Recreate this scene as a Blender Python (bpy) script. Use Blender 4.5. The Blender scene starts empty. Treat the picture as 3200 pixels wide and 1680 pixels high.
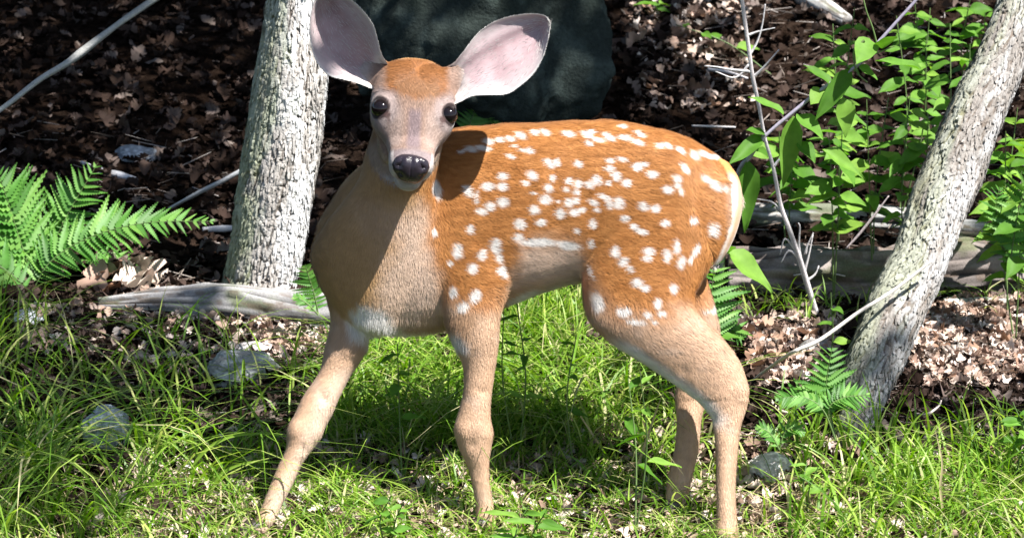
import bpy, bmesh, math, random
import numpy as np
from mathutils import Vector, Matrix
from mathutils.bvhtree import BVHTree
from mathutils.kdtree import KDTree

rng = np.random.default_rng(7)
random.seed(7)
scene = bpy.context.scene
C = scene.collection

# ------------------------------------------------------------------ camera
# Working units: the picture is 2576 x 1352 "p" wide; one p at the fawn's distance is 0.55 mm.
S = 0.00055
D = 5.2
F = D / S
PITCH = math.radians(12.0)
cp, sp = math.cos(PITCH), math.sin(PITCH)
RIGHT = np.array([1.0, 0, 0]); UP = np.array([0, sp, cp]); FWD = np.array([0, cp, -sp])

def _cam_pt(px, py, d):
    z = D + np.asarray(d, float) * S
    x = (np.asarray(px, float) - 1288.0) * z / F
    y = (676.0 - np.asarray(py, float)) * z / F
    return x[..., None] * RIGHT + y[..., None] * UP + z[..., None] * FWD
_ref = _cam_pt(np.array(1215.), np.array(1335.), np.array(-60.))
CAM = np.array([0.0, -_ref[1], -_ref[2]])          # the near fore hoof stands at y = 0, z = 0

def W(px, py, d):
    """point at picture position (px, py), d working units beyond the fawn's mid plane"""
    px, py, d = np.broadcast_arrays(np.asarray(px, float), np.asarray(py, float), np.asarray(d, float))
    return _cam_pt(px, py, d) + CAM

def toP(w):
    r = np.asarray(w, float) - CAM
    x = r @ RIGHT; y = r @ UP; z = r @ FWD
    return np.stack([1288 + x / z * F, 676 - y / z * F, (z - D) / S], -1)

cam_data = bpy.data.cameras.new('camera')
cam_data.sensor_width = 36.0
cam_data.lens = 36.0 * F / 2576.0
cam_data.clip_end = 400
cam_data.clip_start = 0.05
cam_data.dof.use_dof = True
cam_data.dof.focus_distance = D - 0.08
cam_data.dof.aperture_fstop = 16.0
cam = bpy.data.objects.new('camera', cam_data)
C.objects.link(cam)
cam.location = CAM
cam.rotation_euler = (math.pi / 2 - PITCH, 0, 0)
scene.camera = cam

# ------------------------------------------------------------------ light
_sd = np.array([-0.44, -0.765, 0.485]); _sd /= np.linalg.norm(_sd)      # right, up, forward: the way the light travels
SUN = _sd[0] * RIGHT + _sd[1] * UP + _sd[2] * FWD
world = bpy.data.worlds.new('World'); scene.world = world
world.use_nodes = True
nt = world.node_tree; nt.nodes.clear()
sky = nt.nodes.new('ShaderNodeTexSky'); sky.sky_type = 'NISHITA'; sky.sun_disc = False
sky.sun_elevation = math.asin(-SUN[2]); sky.sun_rotation = math.atan2(-SUN[0], -SUN[1])
bg = nt.nodes.new('ShaderNodeBackground'); bg.inputs['Strength'].default_value = 0.06
wo = nt.nodes.new('ShaderNodeOutputWorld')
nt.links.new(sky.outputs[0], bg.inputs[0]); nt.links.new(bg.outputs[0], wo.inputs[0])
sl = bpy.data.lights.new('sun', 'SUN'); sl.energy = 5.0; sl.angle = math.radians(0.5); sl.color = (1.0, 0.96, 0.91)
so = bpy.data.objects.new('sun', sl); C.objects.link(so)
so.rotation_euler = Vector(SUN).to_track_quat('-Z', 'Y').to_euler()
so.location = (2, -3, 6)
scene.view_settings.view_transform = 'Standard'
scene.view_settings.look = 'None'
scene.view_settings.gamma = 1.0
scene.view_settings.exposure = 1.6
scene.cycles.max_bounces = 8
scene.cycles.transparent_max_bounces = 8

# ------------------------------------------------------------------ helpers
def sstep(a, b, x):
    t = np.clip((np.asarray(x, float) - a) / (b - a), 0, 1)
    return t * t * (3 - 2 * t)

def _hash(ix, iy, iz, seed):
    n = (ix * 374761393 + iy * 668265263 + iz * 1274126177 + seed * 974711) & 0xFFFFFFFF
    n = ((n ^ (n >> 13)) * 1274126177) & 0xFFFFFFFF
    n = ((n ^ (n >> 16)) * 2246822519) & 0xFFFFFFFF
    return ((n ^ (n >> 15)) & 0xFFFF) / 65535.0

def noise(p, seed=0):
    p = np.asarray(p, float)
    i = np.floor(p).astype(np.int64); f = p - i; f = f * f * (3 - 2 * f)
    r = 0
    for dx in (0, 1):
        for dy in (0, 1):
            for dz in (0, 1):
                w = (f[..., 0] if dx else 1 - f[..., 0]) * (f[..., 1] if dy else 1 - f[..., 1]) * (f[..., 2] if dz else 1 - f[..., 2])
                r = r + w * _hash(i[..., 0] + dx, i[..., 1] + dy, i[..., 2] + dz, seed)
    return r

def fbm(p, octs=4, seed=0):
    p = np.asarray(p, float); a = 0.5; r = 0
    for k in range(octs):
        r = r + a * noise(p * 2.0 ** k, seed + k * 17); a *= 0.5
    return r / (1 - 0.5 ** octs)

def mesh_obj(name, verts, faces, mat=None, parent=None, smooth=True, link=True):
    me = bpy.data.meshes.new(name)
    verts = np.asarray(verts, np.float32)
    if isinstance(faces, np.ndarray):
        n, k = faces.shape
        me.vertices.add(len(verts)); me.vertices.foreach_set('co', verts.ravel())
        me.loops.add(n * k); me.polygons.add(n)
        me.loops.foreach_set('vertex_index', faces.ravel().astype(np.int32))
        me.polygons.foreach_set('loop_start', np.arange(0, n * k, k, dtype=np.int32))
        me.update(calc_edges=True)
    else:
        me.from_pydata(verts.tolist(), [], faces)
    if smooth:
        me.polygons.foreach_set('use_smooth', np.ones(len(me.polygons), dtype=bool))
    if mat: me.materials.append(mat)
    me.update()
    o = bpy.data.objects.new(name, me)
    if link: C.objects.link(o)
    if parent is not None: o.parent = parent
    return o

def share(name, me, parent=None, matrix=None):
    o = bpy.data.objects.new(name, me); C.objects.link(o)
    if parent is not None: o.parent = parent
    if matrix is not None: o.matrix_world = matrix
    return o

def add_color(me, cols, name='col'):
    a = me.color_attributes.new(name, 'FLOAT_COLOR', 'POINT')
    c = np.ones((len(me.vertices), 4), np.float32); c[:, :3] = cols
    a.data.foreach_set('color', c.ravel())

def tag(o, label=None, cat=None, group=None, kind=None):
    if label: o['label'] = label
    if cat: o['category'] = cat
    if group: o['group'] = group
    if kind: o['kind'] = kind
    return o

def empty(name, loc=(0, 0, 0)):
    o = bpy.data.objects.new(name, None); C.objects.link(o)
    o.location = loc; o.empty_display_size = 0.05
    return o

def put(child, parent):
    """parent a world-space mesh under an Empty that is moved but not turned"""
    child.parent = parent
    child.matrix_parent_inverse = Matrix.Translation(-Vector(parent.location))

def catmull(pts, n):
    pts = np.asarray(pts, float)
    p = np.vstack([2 * pts[0] - pts[1], pts, 2 * pts[-1] - pts[-2]])
    out = []
    for i in range(1, len(p) - 2):
        t = np.linspace(0, 1, n, endpoint=False)[:, None]
        a, b, c, d = p[i - 1], p[i], p[i + 1], p[i + 2]
        out.append(0.5 * ((2 * b) + (c - a) * t + (2 * a - 5 * b + 4 * c - d) * t ** 2 + (3 * b - a - 3 * c + d) * t ** 3))
    out.append(pts[-1:])
    return np.vstack(out)

# ---- materials
def new_mat(name):
    m = bpy.data.materials.new(name); m.use_nodes = True
    nt = m.node_tree
    return m, nt, nt.nodes['Principled BSDF'], nt.nodes['Material Output']

def N(nt, t, **kw):
    n = nt.nodes.new(t)
    for k, v in kw.items(): setattr(n, k, v)
    return n

def ramp(nt, stops, fac=None):
    r = nt.nodes.new('ShaderNodeValToRGB')
    el = r.color_ramp.elements
    while len(el) < len(stops): el.new(0.5)
    for e, (p, c) in zip(el, stops):
        e.position = p; e.color = (*c, 1)
    if fac is not None: nt.links.new(fac, r.inputs[0])
    return r

def noise_tex(nt, scale, detail=4, rough=0.55, vec=None):
    n = nt.nodes.new('ShaderNodeTexNoise')
    n.inputs['Scale'].default_value = scale; n.inputs['Detail'].default_value = detail; n.inputs['Roughness'].default_value = rough
    if vec is not None: nt.links.new(vec, n.inputs['Vector'])
    return n

def foliage_mat(name, stops, trans=0.45, rough=0.45, island=True, spec=0.35):
    """leaf colour varies from blade to blade (or object to object); light shines through"""
    m, nt, b, out = new_mat(name)
    if island:
        g = N(nt, 'ShaderNodeNewGeometry'); f = g.outputs['Random Per Island']
    else:
        g = N(nt, 'ShaderNodeObjectInfo'); f = g.outputs['Random']
    r = ramp(nt, stops, f)
    tc = N(nt, 'ShaderNodeTexCoord')
    nz = noise_tex(nt, 60, 3, vec=N(nt, 'ShaderNodeNewGeometry').outputs['Position'])
    mx = N(nt, 'ShaderNodeMix', data_type='RGBA', blend_type='MULTIPLY')
    mx.inputs[0].default_value = 0.55
    rr = ramp(nt, [(0.3, (0.55, 0.6, 0.5)), (0.7, (1.15, 1.1, 1.1))], nz.outputs['Fac'])
    nt.links.new(r.outputs[0], mx.inputs[6]); nt.links.new(rr.outputs[0], mx.inputs[7])
    nt.links.new(mx.outputs[2], b.inputs['Base Color'])
    b.inputs['Roughness'].default_value = rough
    b.inputs['Specular IOR Level'].default_value = spec
    tr = N(nt, 'ShaderNodeBsdfTranslucent')
    hs = N(nt, 'ShaderNodeHueSaturation'); hs.inputs['Saturation'].default_value = 1.1; hs.inputs['Value'].default_value = 1.15
    nt.links.new(mx.outputs[2], hs.inputs['Color']); nt.links.new(hs.outputs[0], tr.inputs['Color'])
    ms = N(nt, 'ShaderNodeMixShader'); ms.inputs[0].default_value = trans
    nt.links.new(b.outputs[0], ms.inputs[1]); nt.links.new(tr.outputs[0], ms.inputs[2])
    nt.links.new(ms.outputs[0], out.inputs[0])
    return m

# ------------------------------------------------------------------ the lie of the land
def hz(x, y):
    x = np.asarray(x, float); y = np.asarray(y, float)
    t = y + 0.7
    sm = 0.5 * (t + np.sqrt(t * t + 0.02)) - 0.7
    z = 0.176 * sm
    p = np.stack([x * 2.3 + 5, y * 2.3 + 9, np.zeros_like(x)], -1)
    q = np.stack([x * 9, y * 9, np.zeros_like(x)], -1)
    z = z + (fbm(p, 2, 3) - 0.5) * 0.07 * sstep(0.15, 0.9, np.hypot(x * 0.6, y)) + (fbm(q, 2, 5) - 0.5) * 0.016
    return z

def ground_hit(px, py):
    px = np.atleast_1d(np.asarray(px, float)); py = np.atleast_1d(np.asarray(py, float))
    dirs = ((px - 1288) / F)[:, None] * RIGHT + ((676 - py) / F)[:, None] * UP + FWD
    t = (CAM[2] - 0.176 * CAM[1]) / (0.176 * dirs[:, 1] - dirs[:, 2])
    for k in range(7):
        p = CAM + dirs * t[:, None]
        t = t + (p[:, 2] - hz(p[:, 0], p[:, 1])) / (0.176 * dirs[:, 1] - dirs[:, 2])
    return CAM + dirs * t[:, None]

def G(px, py):
    return ground_hit(px, py)[0]

def WY(px, py, Y):
    """point on the sight line through (px, py) that stands at distance row y = Y"""
    px = np.asarray(px, float); py = np.asarray(py, float)
    dirs = ((px - 1288) / F)[..., None] * RIGHT + ((676 - py) / F)[..., None] * UP + FWD
    t = (Y - CAM[1]) / dirs[..., 1]
    return CAM + dirs * t[..., None]

def dG(px, py):
    return float(toP(G(px, py))[2])

# ================================================================== THE FAWN
def ring_loft(st, sub=6, nseg=28, expo=2.0, slim=1.0):
    """closed tube through stations (Lx, Ly, Rx, Ry, d, rd): left and right outline points, depth and depth radius"""
    s = catmull(np.array(st, float), sub)
    ph = np.linspace(0, 2 * math.pi, nseg, endpoint=False)
    c, sn = np.cos(ph), np.sin(ph)
    e = 2.0 / expo
    c = np.sign(c) * np.abs(c) ** e; sn = np.sign(sn) * np.abs(sn) ** e
    cen = np.stack([(s[:, 0] + s[:, 2]) / 2, (s[:, 1] + s[:, 3]) / 2, s[:, 4]], -1)
    hv = np.stack([(s[:, 2] - s[:, 0]) / 2, (s[:, 3] - s[:, 1]) / 2, np.zeros(len(s))], -1)
    sl = (1 - (1 - slim) * sstep(850, 950, cen[:, 1]))[:, None]; hv = hv * sl; s[:, 5] = s[:, 5] * sl[:, 0]
    P = cen[:, None, :] + hv[:, None, :] * c[None, :, None]
    P[:, :, 2] += s[:, 5][:, None] * sn[None, :]
    return tube_faces(P, cen)

def tube_faces(P, cen):
    n, k = P.shape[:2]
    V = P.reshape(-1, 3).tolist(); Fc = []
    for i in range(n - 1):
        for j in range(k):
            a, b = i * k + j, i * k + (j + 1) % k
            Fc.append((a, b, b + k, a + k))
    d0 = cen[0] - cen[1]; d1 = cen[-1] - cen[-2]
    r0 = np.linalg.norm(P[0] - cen[0], axis=1).min(); r1 = np.linalg.norm(P[-1] - cen[-1], axis=1).min()
    V.append((cen[0] + d0 / (np.linalg.norm(d0) + 1e-6) * r0 * .45).tolist()); V.append((cen[-1] + d1 / (np.linalg.norm(d1) + 1e-6) * r1 * .45).tolist())
    a0, a1 = n * k, n * k + 1
    for j in range(k):
        Fc.append((a0, (j + 1) % k, j)); Fc.append((a1, (n - 1) * k + j, (n - 1) * k + (j + 1) % k))
    return np.array(V), Fc, cen

# head frame, in working units (x right, y down, d away)
BETA = math.radians(33); ROLL = math.radians(5.6); YAW = math.radians(5)
HO = np.array([1040.0, 281.0, -235.0])
def _hr(v):
    x, y, d = v
    x, d = x * math.cos(YAW) - d * math.sin(YAW), x * math.sin(YAW) + d * math.cos(YAW)
    x, y = x * math.cos(ROLL) - y * math.sin(ROLL), x * math.sin(ROLL) + y * math.cos(ROLL)
    return np.array([x, y, d])
HU = _hr((1, 0, 0)); HA = _hr((0, math.cos(BETA), -math.sin(BETA))); HV = _hr((0, -math.sin(BETA), -math.cos(BETA)))
def headP(t, u, h):
    t, u, h = np.broadcast_arrays(np.asarray(t, float), np.asarray(u, float), np.asarray(h, float))
    return HO + t[..., None] * HA + u[..., None] * HU + h[..., None] * HV
def to_head(P):
    r = P - HO
    return r @ HA, r @ HU, r @ HV

parts = []
# trunk of the body: vertical sections (top y, bottom y) along x
torso = [(800, 560, 715, 30, 40), (850, 480, 785, 15, 88), (900, 425, 822, 5, 108), (960, 385, 838, 0, 120), (1040, 352, 838, 0, 126),
         (1120, 328, 826, 0, 128), (1200, 317, 800, 0, 128), (1280, 310, 765, 0, 130), (1360, 306, 733, 0, 128), (1440, 304, 716, 0, 122),
         (1520, 305, 708, 0, 116), (1600, 313, 705, 0, 112), (1680, 331, 700, 0, 106), (1740, 351, 680, 0, 97), (1795, 380, 640, 2, 82), (1835, 418, 590, 4, 58), (1856, 462, 540, 6, 26)]
parts.append(ring_loft([(x, a, x, b, d, r) for x, a, b, d, r in torso], 5, 40, 2.15) + ('torso',))
parts.append(ring_loft([(950, 290, 1125, 305, -165, 60), (922, 380, 1108, 390, -150, 78), (903, 450, 1090, 470, -128, 88), (858, 515, 1092, 540, -95, 98),
                        (806, 580, 1100, 615, -62, 112), (780, 645, 1090, 700, -35, 118), (812, 730, 1045, 775, -20, 108), (850, 790, 1000, 832, -12, 86)], 6, 36) + ('neck',))
dn, do_, hn, hf = dG(1218, 1338), dG(655, 1345), dG(1830, 1380), dG(1705, 1292)
def mixd(d0, d1, k): return d0 + (d1 - d0) * k
parts.append(ring_loft([(1100, 480, 1270, 440, -58, 50), (1085, 600, 1285, 590, -72, 54), (1092, 700, 1284, 690, -76, 56), (1115, 795, 1262, 765, -76, 54), (1146, 875, 1254, 850, -76, 46),
                        (1163, 930, 1250, 910, -75, 40), (1159, 995, 1241, 985, mixd(-75, dn, .1), 36), (1147, 1045, 1238, 1038, mixd(-75, dn, .2), 38), (1141, 1085, 1243, 1083, mixd(-75, dn, .3), 41),
                        (1150, 1125, 1240, 1125, mixd(-75, dn, .4), 36), (1168, 1160, 1234, 1160, mixd(-75, dn, .5), 29), (1182, 1203, 1233, 1205, mixd(-75, dn, .65), 24),
                        (1190, 1245, 1239, 1245, mixd(-75, dn, .8), 23), (1196, 1285, 1245, 1285, mixd(-75, dn, .93), 25), (1194, 1315, 1246, 1315, dn, 27), (1198, 1332, 1242, 1332, dn, 22)], 5, 26, 2.0, .91) + ('leg',))
parts.append(ring_loft([(800, 640, 960, 660, 12, 60), (818, 740, 950, 765, 5, 62), (832, 805, 930, 848, 0, 55), (815, 880, 916, 897, -5, 46), (798, 937, 882, 952, -10, 40),
                        (760, 993, 858, 1001, mixd(-10, do_, .2), 37), (738, 1040, 838, 1047, mixd(-10, do_, .3), 38), (722, 1082, 814, 1088, mixd(-10, do_, .4), 40), (715, 1130, 792, 1128, mixd(-10, do_, .5), 35),
                        (698, 1170, 763, 1167, mixd(-10, do_, .6), 28), (675, 1225, 737, 1222, mixd(-10, do_, .75), 25), (652, 1283, 709, 1275, mixd(-10, do_, .9), 24), (634, 1315, 694, 1310, do_, 26), (626, 1338, 672, 1340, do_, 24)], 5, 26, 2.0, .91) + ('leg',))
parts.append(ring_loft([(1490, 470, 1845, 450, -35, 62), (1462, 585, 1842, 545, -52, 66), (1459, 690, 1792, 655, -62, 66), (1478, 800, 1748, 745, -75, 62), (1535, 858, 1762, 798, -82, 55), (1615, 915, 1815, 845, -88, 48),
                        (1697, 975, 1864, 900, -94, 42), (1752, 1015, 1886, 958, -98, 38), (1779, 1050, 1885, 1015, -100, 36), (1793, 1092, 1868, 1070, mixd(-100, hn, .2), 31),
                        (1798, 1150, 1858, 1145, mixd(-100, hn, .4), 27), (1799, 1230, 1853, 1230, mixd(-100, hn, .65), 25), (1800, 1300, 1856, 1300, mixd(-100, hn, .9), 26), (1794, 1348, 1862, 1348, hn, 30), (1798, 1374, 1856, 1374, hn, 26)], 5, 28, 2.0, .91) + ('leg',))
parts.append(ring_loft([(1560, 560, 1800, 540, 45, 58), (1590, 700, 1775, 670, 60, 58), (1660, 800, 1800, 770, 66, 52), (1700, 870, 1812, 845, 68, 44), (1702, 940, 1805, 930, 68, 40), (1694, 1000, 1785, 1000, 68, 36),
                        (1699, 1060, 1768, 1055, mixd(68, hf, .3), 30), (1694, 1125, 1762, 1122, mixd(68, hf, .5), 27), (1678, 1195, 1746, 1195, mixd(68, hf, .75), 26), (1672, 1245, 1734, 1250, mixd(68, hf, .9), 26), (1676, 1284, 1730, 1286, hf, 25)], 5, 26, 2.0, .91) + ('leg',))

# head: sections along its own axis (t, half width, top, bottom)
hs = np.array([(-152, 36, 8, -48), (-128, 72, 42, -80), (-92, 94, 60, -100), (-50, 104, 64, -108), (-10, 109, 58, -106), (30, 104, 49, -98), (62, 88, 42, -88),
               (92, 67, 36, -76), (120, 58, 34, -66), (146, 57, 32, -60), (166, 55, 28, -55), (181, 46, 21, -47), (192, 26, 8, -34)], float)
hs = catmull(hs, 6)
ph = np.linspace(0, 2 * math.pi, 40, endpoint=False)
HP = []
for t, w, tp, bt in hs:
    cc = np.cos(ph); ss = np.sin(ph)
    e = 0.92 - 0.14 * float(sstep(90, 140, t))
    x = np.sign(cc) * np.abs(cc) ** e * w
    y = np.where(ss > 0, np.abs(ss) ** e * tp, -np.abs(ss) ** e * abs(bt))
    # the bridge of the nose is a ridge, the cheeks stand wider than it
    k = sstep(20, 90, t) * (1 - sstep(130, 160, t))
    x = x * (1 - 0.13 * k * sstep(0.2, 0.9, ss))
    HP.append(headP(t, x, y))
HP = np.array(HP)
parts.append(tube_faces(HP, HP.mean(1)) + ('head',))
def blob(t, u, h, r, sc=(1, 1, 1)):
    bm = bmesh.new(); bmesh.ops.create_icosphere(bm, subdivisions=3, radius=1)
    v = np.array([q.co[:] for q in bm.verts]); f = [tuple(q.index for q in p.verts) for p in bm.faces]; bm.free()
    return headP(t + v[:, 0] * r * sc[0], u + v[:, 1] * r * sc[1], h + v[:, 2] * r * sc[2]), f, None
EYE_R = 24.5
EYES = [(14, -85, 23), (13, 86, 21)]
for t, u, h in EYES:
    sg = np.sign(u)
    parts.append(blob(t - 20, u - sg * 12, h - 4, 29, (1.25, 0.95, 0.9)) + ('head',))       # brow and socket
for sg in (-1, 1):
    parts.append(blob(20, sg * 50, -66, 52, (1.9, .62, 0.8)) + ('head',))                   # jaw
# roots of the ears, funnels that run into the cups
parts.append(ring_loft([(1062, 178, 1085, 262, -185, 48), (1098, 170, 1116, 266, -192, 42), (1124, 166, 1142, 262, -186, 24), (1146, 152, 1166, 250, -178, 12), (1164, 134, 1190, 240, -174, 5)], 5, 24) + ('ear',))
parts.append(ring_loft([(1022, 166, 1008, 240, -185, 48), (990, 160, 972, 236, -190, 42), (970, 152, 942, 222, -184, 22), (960, 132, 912, 208, -176, 11), (954, 112, 888, 202, -172, 5)], 5, 24) + ('ear',))
parts.append(blob(160, 0, -66, 30, (1.1, 1.2, .8)) + ('head',))                        # chin

AV, AF, off = [], [], 0
bones = []
for v, f, cen, kind in parts:
    AV.append(v); AF += [tuple(i + off for i in q) for q in f]; off += len(v)
    if cen is not None:
        dr = np.gradient(cen, axis=0)
        for c_, d_ in zip(cen, dr): bones.append((kind, c_, d_))
AV = np.vstack(AV)
raw = mesh_obj('raw', W(AV[:, 0], AV[:, 1], AV[:, 2]), AF)
bm = bmesh.new(); bm.from_mesh(raw.data); bmesh.ops.recalc_face_normals(bm, faces=bm.faces); bm.to_mesh(raw.data); bm.free()
md = raw.modifiers.new('r', 'REMESH'); md.mode = 'VOXEL'; md.voxel_size = 0.0024; md.use_smooth_shade = True
sm = raw.modifiers.new('s', 'SMOOTH'); sm.factor = 0.5; sm.iterations = 9
dg = bpy.context.evaluated_depsgraph_get()
bme = bpy.data.meshes.new_from_object(raw.evaluated_get(dg))
bpy.data.objects.remove(raw)
bme.name = 'body'

# sink the eye sockets a little and pinch nostrils, mouth corner
nv = len(bme.vertices)
co = np.empty(nv * 3, np.float32); bme.vertices.foreach_get('co', co); co = co.reshape(-1, 3).astype(float)
P = toP(co)
t_, u_, h_ = to_head(P)
onhead = (t_ > -150) & (t_ < 205) & (np.abs(u_) < 130) & (h_ > -115) & (h_ < 90)
disp = np.zeros((nv, 3))
nor = np.empty(nv * 3, np.float32); bme.vertices.foreach_get('normal', nor); nor = nor.reshape(-1, 3)
for s_ in (-1, 1):   # nostril commas
    q = np.hypot((u_ - s_ * 27) / 10, (h_ - 2 - np.abs(u_) * .05) / 7)
    m = onhead & (t_ > 150)
    disp[m] -= nor[m] * (0.005 * np.exp(-q[m] ** 2))[:, None]
    # groove between upper lip and jaw
mo = onhead & (t_ > 40) & (t_ < 188) & (h_ < -20)
g_ = np.exp(-((h_ + 42 - 0.10 * (180 - t_)) / 5) ** 2)
disp[mo] -= nor[mo] * (0.0025 * g_[mo])[:, None]
for et, eu, eh in EYES:      # raised lids, heavier above
    q_ = np.sqrt((t_ - et) ** 2 + (u_ - eu) ** 2 + (h_ - eh) ** 2)
    lid = np.exp(-((q_ - 31) / 4.5) ** 2) * (0.0004 + 0.0010 * sstep(8, -20, t_ - et))
    m = q_ < 46
    disp[m] += nor[m] * lid[m][:, None]
# knuckled knees, hocks and tendons of the legs
for (jx, jy, rr, am) in ((1160, 1078, 22, .0030), (1228, 1092, 18, .0022), (740, 1078, 22, .0030), (800, 1092, 18, .0024), (1868, 985, 22, .0030), (1790, 1050, 16, -.0025), (1828, 1075, 20, -.0018), (1196, 1180, 16, -.0014), (1212, 1300, 14, .0022), (665, 1300, 14, .0022), (1836, 1340, 16, .0022), (1105, 985, 20, 0), (1215, 985, 12, -.0022), (815, 1000, 12, -.0022), (1190, 1115, 12, -.0018), (768, 1128, 12, -.0018), (1720, 930, 16, -.0018), (1800, 905, 22, .0018)):
    q_ = np.hypot((P[:, 0] - jx) / rr, (P[:, 1] - jy) / (rr * 1.15)); m = q_ < 2.2
    disp[m] += nor[m] * (am * np.exp(-q_[m] ** 2))[:, None]
# shallow sinews and shoulder / thigh muscle relief
mus = (fbm(np.stack([P[:, 0] / 90, P[:, 1] / 150, P[:, 2] / 120], -1), 3, 11) - .5) * 0.006
mus *= sstep(1080, 1150, P[:, 0]) * (P[:, 1] < 1000)
disp += nor * mus[:, None]
co = co + disp
bme.vertices.foreach_set('co', co.astype(np.float32).ravel()); bme.update()
bme.vertices.foreach_get('normal', nor.ravel()) if False else None

# ---- coat colours (linear albedo), fixed to the animal
RUST = np.array([0.385, 0.150, 0.037]); RUST2 = np.array([0.465, 0.202, 0.060]); TAN = np.array([0.55, 0.36, 0.235]); PALE = np.array([0.62, 0.47, 0.37])
WHITE = np.array([0.80, 0.77, 0.73]); NECK = np.array([0.46, 0.275, 0.12]); GREY = np.array([0.40, 0.33, 0.31])

COATK = 0.80
def poly_sd(px, py, poly):
    poly = np.array(poly, float); x1, y1 = poly[:, 0], poly[:, 1]; x2, y2 = np.roll(x1, -1), np.roll(y1, -1)
    best = np.full(px.shape, 1e9); ins = np.zeros(px.shape, bool)
    for a, b, c, d in zip(x1, y1, x2, y2):
        ex, ey = c - a, d - b
        t = np.clip(((px - a) * ex + (py - b) * ey) / (ex * ex + ey * ey + 1e-9), 0, 1)
        best = np.minimum(best, np.hypot(px - a - t * ex, py - b - t * ey))
        cr = ((b > py) != (d > py)) & (px < (c - a) * (py - b) / (d - b + 1e-9) + a)
        ins ^= cr
    return np.where(ins, best, -best)

RUSTP = [(1062, 470), (1110, 250), (1500, 230), (1960, 300), (1880, 560), (1815, 660), (1770, 745), (1660, 790), (1545, 775), (1488, 720), (1468, 650),
         (1440, 600), (1330, 590), (1300, 640), (1272, 715), (1215, 765), (1130, 760), (1085, 660)]
def z2(l): return [((900 + a[0] / 1.8775) / 1.2422, (380 + a[1] / 1.8775) / 1.2422, a[2] / 2.332, a[3] / 2.332, a[4] if len(a) > 4 else 0) for a in l]
def z3(l): return [((1600 + a[0] / 1.779) / 1.2422, (340 + a[1] / 1.779) / 1.2422, a[2] / 2.21, a[3] / 2.21, a[4] if len(a) > 4 else 0) for a in l]
SPOTS = z3([(30, 147, 38, 20, 30), (108, 132, 30, 17, 20), (168, 132, 35, 17, 30), (295, 140, 42, 17, 20), (400, 143, 40, 17, 25), (410, 190, 30, 14, 25), (465, 172, 40, 14, 15), (520, 155, 45, 17, 30),
  (610, 160, 40, 18, 10), (695, 140, 38, 16, 30), (680, 185, 45, 16, 20), (806, 203, 24, 17, 20), (850, 200, 28, 17, 35), (922, 222, 36, 17, 35), (1000, 245, 34, 20, 40), (1050, 240, 30, 18, 30),
  (1080, 255, 25, 14, 30), (1118, 258, 22, 16, 30), (35, 230, 20, 9, 10), (80, 232, 28, 18, 30), (190, 305, 42, 20, 45), (232, 300, 26, 20, 60), (350, 305, 28, 20, 40), (95, 370, 38, 22, 40), (60, 412, 22, 15, 30),
  (212, 385, 20, 18, 60), (185, 440, 28, 24, 60), (100, 467, 22, 10, 10), (170, 500, 32, 32), (108, 560, 32, 30), (145, 630, 32, 24), (30, 640, 32, 34), (20, 710, 32, 28), (300, 400, 22, 24), (350, 415, 24, 28),
  (285, 447, 18, 18), (340, 462, 20, 20), (415, 420, 28, 26, 30), (455, 395, 36, 24, 60), (518, 410, 18, 18), (300, 520, 28, 30), (340, 510, 20, 24), (330, 575, 32, 24), (250, 580, 28, 34), (240, 515, 14, 10), (375, 560, 18, 18),
  (435, 520, 34, 18, 30), (455, 560, 20, 16), (500, 490, 46, 18, 20), (525, 530, 22, 28), (575, 520, 34, 38), (530, 285, 28, 18), (595, 278, 32, 16, 20), (525, 330, 26, 22), (565, 370, 28, 30), (622, 408, 28, 26),
  (680, 318, 34, 26), (720, 305, 20, 16), (765, 362, 32, 26), (950, 320, 38, 22, 50), (905, 380, 28, 26), (905, 420, 28, 14), (850, 448, 32, 26), (925, 450, 18, 22), (1065, 380, 30, 20, 45), (1105, 415, 34, 24, 50), (1160, 425, 16, 24),
  (715, 540, 34, 26, 20), (780, 553, 28, 24), (615, 605, 28, 22), (835, 635, 28, 26), (1005, 605, 22, 22), (665, 655, 32, 20, 30), (705, 680, 36, 20, 10), (433, 640, 20, 34), (342, 675, 14, 20), (425, 748, 15, 32),
  (1100, 660, 22, 48, 15), (560, 795, 26, 38), (605, 850, 30, 34, 50), (640, 890, 18, 30, -30), (745, 790, 36, 26), (735, 830, 28, 20), (845, 815, 24, 42), (900, 760, 22, 46, 10), (930, 840, 24, 42, 20), (1020, 770, 20, 42, 30), (990, 820, 16, 28, 30),
  (680, 965, 34, 30), (725, 995, 24, 22), (885, 990, 22, 30, 20), (465, 1060, 36, 60, -30), (615, 1115, 48, 28), (745, 1130, 28, 18), (800, 1070, 24, 32), (820, 1125, 24, 18), (680, 1170, 60, 14, 5), (780, 1175, 18, 14), (425, 905, 10, 40, -10)])
SPOTS += z2([(1160, 117, 34, 20, 25), (1225, 107, 32, 19, 20), (1285, 100, 32, 18, 20), (1060, 160, 42, 20, 15), (1130, 155, 50, 17, 15), (1010, 170, 30, 13, -20), (1310, 145, 24, 9, 20), (1290, 205, 34, 13, 25), (1245, 318, 30, 24), (1155, 378, 40, 28),
  (1240, 378, 36, 28), (1040, 405, 26, 42, -25), (1088, 440, 12, 46), (1120, 525, 34, 24, 20), (1170, 495, 34, 30), (1245, 470, 36, 36), (855, 635, 16, 26, -20), (1055, 628, 24, 32), (980, 752, 32, 50), (940, 820, 18, 18), (1120, 780, 28, 40, 20), (1065, 860, 30, 38, 10),
  (1200, 740, 40, 30, 45), (1220, 800, 22, 38, -20), (1240, 880, 28, 42, -5), (960, 990, 24, 34), (1085, 1015, 32, 44, 30), (1020, 1075, 40, 30, -20), (870, 390, 28, 56, -10)])
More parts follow.
